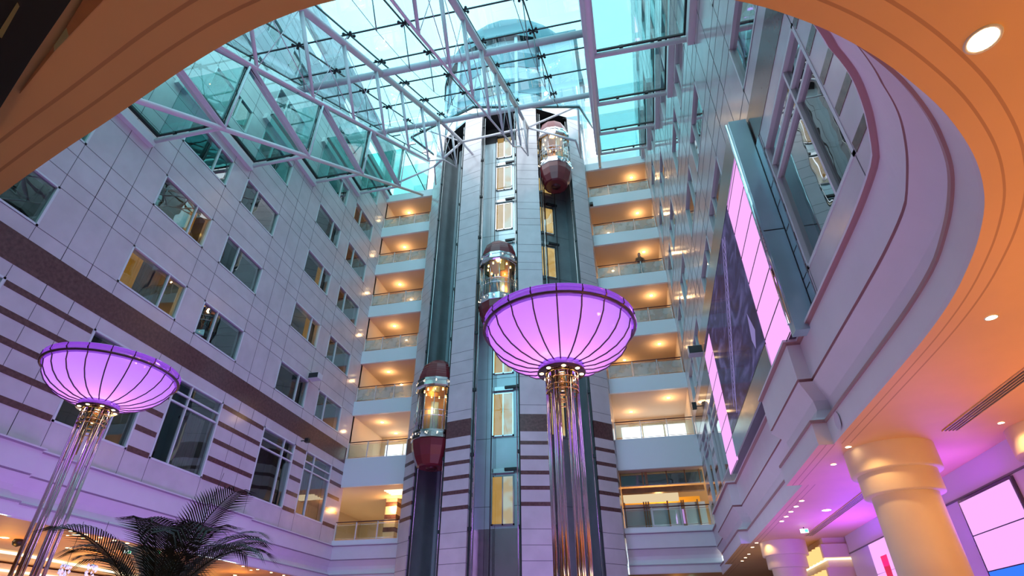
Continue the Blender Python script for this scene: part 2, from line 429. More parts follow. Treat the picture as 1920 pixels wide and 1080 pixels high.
# ------------------------------------------------------------------ ledge (cornice) running round the court
PROFILE = [(-.45,4.70,0),(.06,4.70,0),(.06,4.655,1),(.005,4.645,1),(0,4.61,0),(0,3.955,1),(-.03,3.95,1),(-.03,3.905,1),(0,3.90,0),(-.09,3.78,0),(-.20,3.62,0),(-.22,3.46,0),(-.14,3.30,0),(0,3.22,1),(.025,3.21,1),(.025,3.165,1),(0,3.16,0),(0,2.86,0),(-.01,2.802,0)]
def ledge(name, path, groove='rose_trim', offf=None, dz=0.):
    """path: plan points; inward = left of travel direction"""
    mb = MB(); n = len(path); P = [Vector((p[0], p[1])) for p in path]; nor = []
    for i in range(n):
        ds = []
        if i > 0: ds.append((P[i]-P[i-1]).normalized())
        if i < n-1: ds.append((P[i+1]-P[i]).normalized())
        ns = [Vector((-d.y, d.x)) for d in ds]
        if len(ns) == 2:
            b = (ns[0]+ns[1]); b.normalize(); b = b / max(.4, b.dot(ns[0]))
        else: b = ns[0]
        nor.append(b)
    rows = []
    for i in range(n):
        r_ = []
        for d, z, m_ in PROFILE:
            lean = (offf(P[i]) if offf else 0.) * max(0., (z-2.8)/1.9)
            q = P[i] + nor[i]*(d+lean); r_.append((q.x, q.y, z + dz*(1-(z-2.8)/1.9)))
        rows.append(r_)
    mb.grid(rows, lambda j, i: PROFILE[i][2], False)
    o = mb.build(name, ['plaster', groove]); o['kind'] = 'structure'
    return o
open_curve = [(3.25,9.85),(3.25,8.8),(3.25,7.75),(3.25,6.9),(3.24,6.03),(3.18,5.22),(3.05,4.54),(2.96,4.2),(2.84,3.84),(2.70,3.55),(2.54,3.28),(2.34,3.01),(2.11,2.74),(1.83,2.47),(1.61,2.28),(1.36,2.09),(1.12,1.94),(.86,1.80),(.4,1.62),(-.1,1.48),(-.7,1.37),(-1.26,1.33),(-1.73,1.39),(-2.2,1.51),(-2.62,1.64),(-3.01,1.76),(-3.46,1.89),(-4.22,2.13),(-6,2.72),(-8,3.46),(-10.5,4.42),(-13,5.42),(-15.93,6.6)]
def lean(p):
    t = min(1., max(0., (5.2 - p.y)/1.8)); return .03 + .35*t if p.x > -1 else .05
right_path = [(3.35,29.09),(3.35,25.2),(3.05,25.2),(3.05,20.1),(3.33,20.1),(3.33,12.6),(3.02,12.6),(3.02,9.85),(3.25,9.85)]
def dense(path, step=.15):
    out = [path[0]]
    for a, b in zip(path, path[1:]): out.append(b)
    return out
def smooth_path(p, it=2):
    for _ in range(it):
        q = [p[0]]
        for a, b in zip(p, p[1:]):
            q += [(a[0]*.75+b[0]*.25, a[1]*.75+b[1]*.25), (a[0]*.25+b[0]*.75, a[1]*.25+b[1]*.75)]
        q.append(p[-1]); p = q
    return p
oc = smooth_path(open_curve, 2)
# travelling towards the camera along the right wall the court lies on the right hand, so walk the paths the other way round
ledge('trim_1', list(reversed(oc)) + list(reversed(right_path))[1:], offf=lean)
left_path = [(XL+.08,29.5),(XL+.08,21.6),(XL+.32,21.6),(XL+.32,18.9),(XL+.10,18.9),(XL+.10,12.05),(XL+.30,12.05),(XL+.30,9.4),(XL+.08,9.4),(XL+.08,6.5)]
ledge('trim_3', left_path, 'lilac_groove', dz=.15)
ledge('trim_4', [(3.5,YB-.02),(-.72,YB-.02)], 'lilac_groove', dz=.12)
ledge('trim_5', [(-12.25,YB-.02),(XL-.3,YB-.02)], 'lilac_groove', dz=.12)

# ------------------------------------------------------------------ ceilings, floor and outer lobby walls
def fan_ceiling():
    mb = MB(); inner = oc; n = len(inner)
    outer = []
    for p in inner:
        x, y = p
        if x > 2.9 and y > 3.9: outer.append((22., y))
        elif x > 0: outer.append((22.*(x/2.9), -9.0 + (y-1.5)/2.4*12.9 if y > 1.5 else -9.))
        else: outer.append((x*1.8, -9.))
    Z = 2.80
    seg = [(.0,.11,0),(.11,.128,1),(.128,.235,0),(.235,.255,1),(.255,.26,0)]
    nor = []
    for i in range(n):
        a = Vector(inner[max(0,i-1)]); b = Vector(inner[min(n-1,i+1)]); d = (b-a).normalized(); nor.append(Vector((-d.y, d.x)))
    for a, b, mi in seg:
        r1 = [(inner[i][0]+nor[i].x*a, inner[i][1]+nor[i].y*a, Z - (0 if mi else 0)) for i in range(n)]
        r2 = [(inner[i][0]+nor[i].x*b, inner[i][1]+nor[i].y*b, Z) for i in range(n)]
        mb.grid([r1, r2], mi, False)
    r1 = [(inner[i][0]+nor[i].x*.26, inner[i][1]+nor[i].y*.26, Z) for i in range(n)]
    r2 = [(o[0], o[1], Z) for o in outer]
    mb.grid([r1, r2], 0, False)
    # straight run under the right wall, following the projecting pieces
    rp = [(3.35,29.3),(3.35,25.2),(3.05,25.2),(3.05,20.1),(3.33,20.1),(3.33,12.6),(3.02,12.6),(3.02,9.85)]
    for (xa, ya), (xb, yb) in zip(rp, rp[1:]):
        if abs(ya-yb) < .01: continue
        x = xa
        for a, b, mi in seg:
            mb.face([(x+a,ya,Z),(x+a,yb,Z),(x+b,yb,Z),(x+b,ya,Z)], mi)
        mb.face([(x+.26,ya,Z),(x+.26,yb,Z),(22,yb,Z),(22,ya,Z)], 0)
    o = mb.build('ceiling_right', ['ceiling_warmlight', 'groove_paint']); o['kind'] = 'structure'
fan_ceiling()
def plain(name, faces, mat):
    mb = MB()
    for f in faces: mb.face(f)
    o = mb.build(name, mat); o['kind'] = 'structure'; return o
def rectz(x0, x1, y0, y1, z): return [(x0,y0,z),(x1,y0,z),(x1,y1,z),(x0,y1,z)]
plain('ceiling_left', [rectz(-34,XL+.1,2,42,2.97)], 'ceiling_warmlight')
plain('ceiling_back', [rectz(-34+18,22,YB,42,2.93)], 'ceiling_warmlight')
plain('floor', [rectz(-34,22,-9,42,-1.5)], 'floor_stone')
plain('wall_outer_left', [[(-34,-9,-1.5),(-34,42,-1.5),(-34,42,3),(-34,-9,3)]], 'cream')
plain('wall_outer_back', [[(-34,42,-1.5),(22,42,-1.5),(22,42,3),(-34,42,3)]], 'cream')
plain('wall_outer_right', [[(22,-9,-1.5),(22,42,-1.5),(22,42,3),(22,-9,3)]], 'cream')
plain('wall_outer_front', [[(-34,-9,-1.5),(22,-9,-1.5),(22,-9,3),(-34,-9,3)], [(-34,-9,2.97),(-34,2,2.97),(XL,2,2.97),(XL,-9,2.97)], [(XL,-9,2.8),(XL,10.9,2.97),(XL-2,10.9,2.97),(XL-2,-9,2.8)]], 'cream')
# wall above the opening on the near side of the court
mbf = MB(); mbf.face([(XL,.6,4.7),(XR,.6,4.7),(XR,.6,16),(XL,.6,16)])
for z0, z1 in [BAND]+STRIPES: mbf.box(XL, XR, .6, .61, z0, z1, 1)
o = mbf.build('wall_front', ['marble', 'granite']); o['kind'] = 'structure'
plain('ceiling_over_opening', [rectz(XL, XR, .6, 4.6, 4.69)][:0] + [[(XL,.6,4.69),(XR,.6,4.69),(XR,2.2,4.69),(1.2,1.9,4.69),(-1.3,1.3,4.69),(-6,2.3,4.69),(XL,9.5,4.69)]], 'plaster')

# ------------------------------------------------------------------ back wall with galleries
SLABS = [(7.65, 9.22)] + [(z, z+.86) for z in (11.80, 15.18, 18.58, 22.0, 25.36)] + [(28.75, 29.4)]
DEPTH = 4.4
PLACE = ['just above the lobby opening', 'second above the lobby opening', 'third above the lobby opening', 'fourth above the lobby opening', 'fifth above the lobby opening', 'second from the top', 'topmost']
def galleries(side, x0, x1):
    for k, (z0, z1) in enumerate(SLABS):
        y1 = YB + DEPTH
        t = thing('balcony', 'plain white balcony edge %s the lift tower, %s' % ('left of' if side == 'left' else 'right of', PLACE[k]), 'balcony', (x0, YB, z0))
        mb = MB(); mb.box(x0, x1, YB-.02, YB+.14, z0, z1); mb.build('fascia', 'fascia_white', t)
        mb = MB(); mb.box(x0, x1, YB+.14, y1, z1-.25, z1-.02); mb.box(x0, x1, YB+.14, y1, z0+.02, z0+.06, 1); mb.build('slab', ['floor_stone', 'corridor_soffit'], t)
    # corridor back walls
    mb = MB()
    for k in range(len(SLABS)-1):
        z0 = SLABS[k][1]-.02; z1 = SLABS[k+1][0]+.05; y = YB+DEPTH
        mb.face([(x0,y,z0),(x1,y,z0),(x1,y,z1),(x0,y,z1)], 0)
        mb.face([(x0,YB+.14,z0),(x0,y,z0),(x0,y,z1),(x0,YB+.14,z1)], 0); mb.face([(x1,YB+.14,z0),(x1,y,z0),(x1,y,z1),(x1,YB+.14,z1)], 0)
    o = mb.build('wall_back_%s' % side, ['corridor']); o['kind'] = 'structure'
    dn = 0
    for k in range(len(SLABS)-1):
        z0 = SLABS[k][1]; x = x0 + .35; i = 0
        while x + 1.0 < x1:
            mb = MB(); w = 1.18 if k == 0 else .95
            mb.box(x, x+w, YB+DEPTH-.05, YB+DEPTH-.004, z0, z0+2.1)
            o = mb.build('door_%s_%d' % (side, dn), 'window_bright' if (k == 0) else 'door_white', None, (x, YB+DEPTH, z0)); o['kind'] = 'structure'; dn += 1  # lowest row are bright windows, their light put in as glowing panels
            x += 1.28 if k == 0 else 1.45; i += 1
galleries('left', XL, -12.28)
galleries('right', -.74, XR)

def railing_proto(w, name='balcony_railing', glass='sheen_rail_glass', h=.95):
    t = thing(name, 'x', 'railing', (0,0,0))
    n = max(2, round(w/1.25)); st = w/n
    for i in range(n+1):
        mb = MB(); x = min(max(i*st, .03), w-.03)
        mb.box(x-.02, x+.02, -.04, .04, 0, h-.02); mb.build('post', 'frame_white', t)
    for i in range(n):
        mb = MB(); mb.box(i*st+.05, (i+1)*st-.05, -.006, .006, .10, h-.16); mb.build('glass_panel', glass, t)
    mb = MB(); mb.tube((0,0,h), (w,0,h), .028, n=8); mb.build('handrail', 'dark_bronze', t)
    mb = MB(); mb.tube((0,0,h-.12), (w,0,h-.12), .014, n=6); mb.build('top_rail', 'brushed', t)
    mb = MB(); mb.tube((0,0,.07), (w,0,.07), .014, n=6); mb.build('bottom_rail', 'brushed', t)
    return t
for side, x0, w in (('left', XL+.04, 3.64), ('right', -.70, 4.06)):
    proto = None
    for k, (z0, z1) in enumerate(SLABS[:-1]):
        lab = 'glass railing %s the tower, %s' % (side+' of', PLACE[k])
        if k == 0:
            o = railing_proto(w, 'balcony_railing', 'rail_glass'); o.location = (x0, YB+.06, z1); o['label'] = lab; o['group'] = 'balcony railings %s of the lift tower' % side
        elif proto is None:
            proto = railing_proto(w); proto.location = (x0, YB+.06, z1); proto['label'] = lab; proto['group'] = 'balcony railings %s of the lift tower' % side
        else: dup(proto, (x0, YB+.06, z1), 0, lab, 'balcony railings %s of the lift tower' % side)
# lobby-level galleries (z 4.7 to 7.65)
def gallery_curb(side, x0, x1):
    mb = MB(); mb.box(x0, x1, YB-.02, YB+.15, 4.69, 4.92)
    mb.box(x0, x1, YB+.15, YB+9, 4.5, 4.7, 1)
    o = mb.build('trim_curb_%s' % side, ['fascia_white', 'floor_stone']); o['kind'] = 'structure'
gallery_curb('left', XL, -12.28); gallery_curb('right', -.74, XR)
rl = railing_proto(3.64, 'balcony_railing', 'rail_glass', .90); rl.location = (XL+.04, YB+.04, 4.92)
tag(rl, 'glass railing with white posts on the lowest gallery left of the lift tower', None)
rl = railing_proto(4.06, 'balcony_railing', 'rail_glass', .90); rl.location = (-.70, YB+.04, 4.92)
tag(rl, 'glass railing with white posts on the lowest gallery right of the lift tower', None)
# rooms behind the lowest galleries
for side, x0, x1 in (('left', XL-3, -12.2), ('right', -.8, XR+4)):
    mb = MB(); y1 = YB+9
    mb.face([(x0,y1,4.7),(x1,y1,4.7),(x1,y1,7.7),(x0,y1,7.7)])
    mb.face([(x0,YB+.2,4.7),(x0,y1,4.7),(x0,y1,7.7),(x0,YB+.2,7.7)]); mb.face([(x1,YB+.2,4.7),(x1,y1,4.7),(x1,y1,7.7),(x1,YB+.2,7.7)])
    mb.face([(x0,YB+.15,7.66),(x1,YB+.15,7.66),(x1,y1,7.66),(x0,y1,7.66)], 1)
    o = mb.build('wall_gallery_%s' % side, ['corridor', 'corridor_soffit']); o['kind'] = 'structure'
mb = MB(); mb.box(-14.6,-13.9,32.2,33.0,4.7,7.66)
for z0, z1 in ((5.1,5.35),(5.8,6.05),(6.5,6.75),(7.2,7.45)): mb.box(-14.61,-13.89,32.19,33.01,z0,z1,1)
o = mb.build('pillar', ['cream', 'granite'], None, (-14.2,32.6,4.7)); tag(o, 'cream pillar with brown stripes inside the lowest left gallery', 'pillar')
t = thing('slot_light', 'row of slanted bright ceiling slots in the lowest left gallery', 'light', (-13.2,31.2,7.62))
for i in range(4):
    mb = MB(); mb.box(-13.9+i*.0, -12.35, 30.2+i*.32, 30.32+i*.32, 7.60, 7.64); mb.build('light_slot', 'light_slot', t)
# right lowest gallery: beam, bright coves, mezzanine glass
mb = MB(); mb.box(-.7, XR, 30.2, 30.5, 6.75, 7.0); o = mb.build('ceiling_beam', 'wood', None, (1,30.3,6.75)); tag(o, 'brown timber beam across the lowest right gallery', 'beam')
mb = MB(); mb.box(-.7, 2.2, 31.8, 32.4, 6.72, 7.3); o = mb.build('cove_light', 'cove_cream', None, (1,32,6.72)); tag(o, 'long cream glowing cove light behind the timber beam', 'light')
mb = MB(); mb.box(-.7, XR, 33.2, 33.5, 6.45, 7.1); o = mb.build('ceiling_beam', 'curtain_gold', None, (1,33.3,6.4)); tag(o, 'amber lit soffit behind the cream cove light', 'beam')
t = thing('mezzanine_window', 'pale glazed strip directly under the wide white balcony front, right of the tower', 'window', (0,YB+.6,7.0))
mb = MB(); mb.box(-.7, XR, YB+.6, YB+.63, 7.02, 7.62); mb.build('pane', 'window_glass', t)
mb = MB(); mb.box(-.7, XR, YB+.9, YB+.95, 7.05, 7.6); mb.build('backing', 'tower_stone', t)
for x in (-.72, .4, .55, .62, 1.6, 2.5, 3.2):
    mb = MB(); mb.box(x, x+.05, YB+.55, YB+.66, 7.0, 7.64); mb.build('mullion', 'wood', t)
t = thing('gallery_partition', 'glazed partition with thin posts behind the lowest right railing', 'partition', (1,31.2,4.7))
mb = MB(); mb.box(-.7, XR, 31.2, 31.23, 4.9, 6.4); mb.build('pane', 'tower_stone', t)
for x in (-.7, .3, .42, .54, 1.5, 2.2, 2.3, 3.0):
    mb = MB(); mb.box(x, x+.07, 31.1, 31.19, 4.7, 6.5); mb.build('post', 'wood', t)
# upper closing of the back wall
mb = MB(); mb.box(XL, -12.28, YB+DEPTH, YB+DEPTH+.1, 29.4, ZTOP); mb.box(-.74, XR+3, YB+DEPTH, YB+DEPTH+.1, 29.4, ZTOP)
mb.face([(XR,YB,4.7),(XR,40,4.7),(XR,40,30),(XR,YB,30)]) if False else None
o = mb.build('wall_back_top', 'tower_stone'); o['kind'] = 'structure'

# ------------------------------------------------------------------ lift tower
def pol(poly, d):
    c = Vector((sum(p[0] for p in poly)/len(poly), sum(p[1] for p in poly)/len(poly)))
    return [tuple(Vector(p) + (Vector(p)-c).normalized()*d) for p in poly]
tower = thing('elevator_tower', 'tall marble lift tower with brown bands rising between the galleries', 'tower', (TX, 28, -1.5))
piers = [
 [(-1.26+TX,25.88),(-2.63+TX,26.22),(-2.55+TX,26.9),(-1.32+TX,27.0)],
 [(1.26+TX,25.88),(2.63+TX,26.22),(2.55+TX,26.9),(1.32+TX,27.0)],
 [(-4.72+TX,27.57),(-5.61+TX,28.40),(-5.66+TX,29.3),(-4.55+TX,28.3)],
 [(4.72+TX,27.57),(5.61+TX,28.40),(5.68+TX,29.3),(4.55+TX,28.3)]]
PT = 33.2
for i, poly in enumerate(piers):
    mb = MB(); mb.prism(poly, -1.5, PT)
    p1 = pol(poly, .008); p2 = pol(poly, .004)
    for z0, z1 in [BAND]+STRIPES: mb.prism(p1, z0, z1, 2)
    zs = [4.53, 3.88, 3.25, 2.5, 1.8, 1.0]
    for k in range(-1, 7):
        for dz in (.03, .55, 1.32, 1.88):
            z = ROWS[0][1]+STORY*k+dz
            if z > 9.9 and z < PT: zs.append(z)
    for z in zs: mb.prism(p2, z-.012, z+.012, 1, False)
    mb.build('pier', ['marble', 'joint', 'granite'], tower)
def shaft(a, b, depth, mat, low):
    """shaft between plan points a (left) and b (right): side walls and back plate"""
    a = Vector(a); b = Vector(b); d = (b-a).normalized(); nrm = Vector((-d.y, d.x))
    if nrm.y < 0: nrm = -nrm
    a2 = a + nrm*depth + d*-.15; b2 = b + nrm*depth + d*.15
    mb = MB()
    for z0, z1, mi in ((-1.5, 4.9, 1), (4.9, 31.6, 0), (31.6, PT, 2)):
        mb.face([(a.x,a.y,z0),(a2.x,a2.y,z0),(a2.x,a2.y,z1),(a.x,a.y,z1)], mi)
        mb.face([(a2.x,a2.y,z0),(b2.x,b2.y,z0),(b2.x,b2.y,z1),(a2.x,a2.y,z1)], mi)
        mb.face([(b.x,b.y,z0),(b2.x,b2.y,z0),(b2.x,b2.y,z1),(b.x,b.y,z1)], mi)
    # panel joints
    for k in range(9):
        z = 5.9 + k*3.38
        q0 = a2 - nrm*.004; q1 = b2 - nrm*.004
        mb.face([(q0.x,q0.y,z),(q1.x,q1.y,z),(q1.x,q1.y,z+.02),(q0.x,q0.y,z+.02)], 2)
    for t in (.18, .36):
        q = a2.lerp(b2, t) - nrm*.004
        mb.face([(q.x,q.y,-1.5),(q.x+d.x*.015,q.y+d.y*.015,-1.5),(q.x+d.x*.015,q.y+d.y*.015,31),(q.x,q.y,31)], 2)
    mb.face([(a.x,a.y,PT),(b.x,b.y,PT),(b2.x,b2.y,PT),(a2.x,a2.y,PT)], 2)
    mb.build('shaft_lining', [mat, low, 'dark'], tower)
    return a, b, d, nrm
SH = [((-11.13+.0,27.75),(-9.04,26.45)), ((-7.70,26.1),(-5.12,26.1)), ((-3.79,26.45),(-1.69,27.75))]
sh = [shaft(SH[0][0], SH[0][1], 1.5, 'shaft_grey', 'shaft_grey'), shaft(SH[1][0], SH[1][1], 1.55, 'shaft_panel', 'brushed'), shaft(SH[2][0], SH[2][1], 1.5, 'shaft_grey', 'shaft_grey')]
# dark guide rails with clamps along both edges of each shaft
rail_specs = []
for i, (a, b, d, nrm) in enumerate(sh):
    for e, s in ((a, 1), (b, -1)):
        p = e + d*(.10*s) - nrm*.02
        mb = MB(); mb.box(p.x-.035, p.x+.035, p.y-.05, p.y+.05, -1.5, PT-.6)
        mb.tube((p.x+d.x*.12*s, p.y+d.y*.12*s, -1.5), (p.x+d.x*.12*s, p.y+d.y*.12*s, PT-.6), .03, n=8, mi=1)
        for k in range(10):
            z = 1.2 + k*3.38; mb.box(p.x-.09, p.x+.09, p.y-.09, p.y+.06, z, z+.16, 0)
        mb.build('guide_rail', ['black_rubber', 'brushed'], tower)
    c = a.lerp(b, .5) + nrm*1.2
    for dx in (-.35, .4) if i != 1 else (-.55,):
        mb = MB(); q = c + d*dx; mb.tube((q.x,q.y,-1.5),(q.x,q.y,PT-.6), .028, n=6); mb.build('hoist_cable', 'dark', tower)
    if i == 0:
        for dx, w in ((-.75,.22),(-.1,.10),(.55,.3)):
            q = c + d*dx; mb = MB(); mb.beam((q.x,q.y+.1,-1.5),(q.x,q.y+.1,PT-.8), w, .15, upv=(nrm.x,nrm.y,0)); mb.build('shaft_column', 'shaft_panel', tower)
# landing doors
def landing_door(ctr, d, nrm, z0, z1, wide, warm):
    f = lambda x, y, z: (ctr.x + d.x*x - nrm.x*y, ctr.y + d.y*x - nrm.y*y, z)
    t = bpy.data.objects.new('landing_door', None); C.objects.link(t); t.parent = tower; t['org'] = tuple(tower['org'])
    def bx(mb, x0, x1, y0, y1, a, b_, mi=0):
        P = [f(x0,y0,a),f(x1,y0,a),f(x1,y1,a),f(x0,y1,a),f(x0,y0,b_),f(x1,y0,b_),f(x1,y1,b_),f(x0,y1,b_)]
        for q in ((0,3,2,1),(4,5,6,7),(0,1,5,4),(1,2,6,5),(2,3,7,6),(3,0,4,7)): mb.face([P[i] for i in q], mi)
    mb = MB(); w = wide/2
    for x in (-w, -.03, w-.06): bx(mb, x, x+.06, 0, .06, z0, z1)
    bx(mb, -w, w, 0, .06, z0, z0+.06); bx(mb, -w, w, 0, .05, z1-.05, z1)
    mb.build('door_frame', 'chrome', t)
    mb = MB(); bx(mb, -w, w, 0, .12, z1+.12, z1+.34); bx(mb, w*.2, w+.25, .1, .2, z1+.2, z1+.34, 1); mb.build('door_header', ['brushed', 'dark'], t)
    mb = MB(); bx(mb, -w+.05, w-.05, .02, .025, z0+.05, z1-.05); mb.build('door_glass', 'rail_glass', t)
    mb = MB(); bx(mb, -w+.03, -.01, 0.004, .01, z0+.03, z1-.03, 0); mb.build('lit_lobby', [warm], t)
    mb = MB(); bx(mb, .01, w-.03, 0.004, .01, z0+.03, z1-.03, 0); mb.build('lit_lobby', ['lobby_pale' if warm == 'lobby_glow' else warm], t)
def lobby_mat(name, c1, c2, s):
    m, nt = newmat(name); n = nt.nodes; L = nt.links
    o = n.new('ShaderNodeOutputMaterial'); e = n.new('ShaderNodeEmission'); e.inputs[1].default_value = s
    tc = n.new('ShaderNodeTexCoord'); no = n.new('ShaderNodeTexNoise'); no.inputs['Scale'].default_value = 1.6; no.inputs['Detail'].default_value = 1
    r = n.new('ShaderNodeValToRGB'); r.color_ramp.elements[0].position = .42; r.color_ramp.elements[1].position = .58
    r.color_ramp.elements[0].color = (*c1, 1); r.color_ramp.elements[1].color = (*c2, 1)
    L.new(tc.outputs['Object'], no.inputs['Vector']); L.new(no.outputs['Fac'], r.inputs[0]); L.new(r.outputs[0], e.inputs[0]); L.new(e.outputs[0], o.inputs[0])
lobby_mat('lobby_glow', (.56, .27, .07), (.62, .32, .11), .75)
lobby_mat('lobby_pale', (.62, .42, .26), (.60, .58, .52), .75)
lobby_mat('lobby_amber', (.60, .32, .10), (.75, .45, .18), .9)
a, b, d, nrm = sh[1]
ctr = Vector((TX+.0, 27.62)) 
for z0, z1 in ((5.03,7.35),(9.36,11.75),(12.9,15.1),(16.3,18.45),(19.7,21.9),(23.2,25.45),(26.75,28.95),(29.9,32.0)):
    landing_door(ctr, d, nrm, z0, z1, 1.15, 'lobby_glow')
a, b, d, nrm = sh[2]; ctr = a.lerp(b, .38) + nrm*1.46
for z0, z1 in ((9.36,11.75),(12.8,15.0),(16.2,18.4),(19.4,21.75),(22.9,25.1),(26.4,28.6),(29.8,31.4)):
    landing_door(ctr, d, nrm, z0, z1, 1.25, 'lobby_amber')
# wall closing the tower behind and floor-level sides
mb = MB(); mb.box(-12.2, -.8, 29.4, 29.6, -1.5, PT); mb.build('rear_wall', 'shaft_grey', tower)

# ------------------------------------------------------------------ lift cabins
def cabin():
    t = thing('elevator_cabin', 'x', 'elevator', (0,0,0), group='panoramic lift cabins in the tower')
    n = 12; ro = PI/12
    def prof(name, pr, mats, par=t, caps=(), mf=None):
        mb = MB(); rows = [[(r_*math.cos(2*PI*i/n+ro), r_*math.sin(2*PI*i/n+ro), z) for i in range(n)] for r_, z in pr]
        mb.grid(rows, mf or 0, False, True)
        if 'b' in caps: mb.disc(pr[0][0], pr[0][1], n, rot=ro, down=True)
        if 't' in caps: mb.disc(pr[-1][0], pr[-1][1], n, rot=ro)
        return mb.build(name, mats, par)
    prof('lower_hull', [(.66,-1.27),(.78,-1.22),(.97,-.82),(1.10,-.38),(1.14,-.02)], ['maroon'], caps=('b',))
    mb = MB(); mb.lathe([(.02,-1.33),(.28,-1.32),(.30,-1.27)], 12); mb.build('hull_boss', 'maroon_dark', t)
    b = prof('lower_band', [(1.14,0),(1.19,.02),(1.19,.16),(1.13,.18),(1.13,.28),(1.17,.30),(1.17,.42),(1.05,.46)], ['chrome'])
    mb = MB()
    for i in range(12):
        an = 2*PI*i/12; mb.box(1.19*math.cos(an)-.02, 1.19*math.cos(an)+.02, 1.19*math.sin(an)-.02, 1.19*math.sin(an)+.02, .19, .27)
    mb.build('band_lamp', 'band_bulb', b)
    prof('cabin_floor', [(.02,.44),(1.04,.46)], ['floor_stone'])
    prof('cabin_glass', [(1.02,.46),(1.02,2.78)], ['cab_glass'])
    for i in range(n):
        an = 2*PI*i/n+ro; mb = MB(); mb.tube((1.03*math.cos(an),1.03*math.sin(an),.46),(1.03*math.cos(an),1.03*math.sin(an),2.78), .018, n=6)
        mb.build('glazing_bar', 'brushed', t)
    for z in (1.15, 1.45):
        mb = MB(); mb.path([(1.12*math.cos(2*PI*i/24),1.12*math.sin(2*PI*i/24),z) for i in range(24)], .018, 6, closed=True); rail = mb.build('guard_rail', 'chrome', t)
    mb = MB()
    for i in range(36):
        an = 2*PI*i/36; mb.tube((1.12*math.cos(an),1.12*math.sin(an),.46),(1.12*math.cos(an),1.12*math.sin(an),1.45), .009, n=5)
    mb.build('baluster', 'brushed', rail)
    b = prof('upper_band', [(1.05,2.76),(1.16,2.80),(1.20,2.86),(1.20,3.00),(1.13,3.03),(1.13,3.12),(1.17,3.15),(1.17,3.28),(1.08,3.32)], ['chrome'])
    mb = MB()
    for i in range(10):
        an = 2*PI*i/10+.1; mb.box(1.16*math.cos(an)-.02, 1.16*math.cos(an)+.02, 1.16*math.sin(an)-.02, 1.16*math.sin(an)+.02, 3.04, 3.11)
    mb.build('band_lamp', 'band_bulb', b)
    pr = [(1.10,3.32),(1.09,3.55)]
    for k in range(4): pr += [(1.06-.045*k,3.58+.16*k),(1.05-.05*k,3.70+.16*k)]
    pr += [(.80,4.3),(.55,4.52),(.20,4.60)]
    prof('upper_dome', pr, ['maroon'], caps=('t',))
    prof('cabin_ceiling', [(.02,2.80),(1.02,2.79)], ['brass'])
    mb = MB()
    for i in range(10):
        an = 2*PI*i/10; mb.lathe([(.001,2.72),(.04,2.73),(.045,2.77)], 8, (.68*math.cos(an), .68*math.sin(an)))
    mb.build('ceiling_bulb', 'lamp_bulb', t)
    mb = MB(); mb.box(-.62,.62,.62,.66,.46,2.78); mb.box(-.62,-.58,.1,.62,.46,2.78); mb.box(.58,.62,.1,.62,.46,2.78); mb.build('cabin_back_wall', 'bronze_wall', t)
    mb = MB(); mb.box(-.2,.2,.56,.615,.5,2.5); mb.build('mirror_panel', 'blue_steel', t)
    return t
cab = cabin(); cab.location = (TX+.02, 26.30, 16.35)
cab['label'] = 'maroon and chrome glass lift cabin halfway up the middle shaft'
dup(cab, (-9.98, 27.0, 9.05), R(28), 'maroon and chrome glass lift cabin low in the left shaft')
dup(cab, (-2.75, 27.0, 27.0), R(-28), 'maroon glass lift cabin highest, near the roof in the right shaft')
for x, y, z in ((TX+.02,26.1,18.6), (-9.98,26.8,11.3), (-2.75,26.8,29.2)):
    light('cabin_light', 'POINT', (x, y, z), 24, (1, .62, .28), .15)

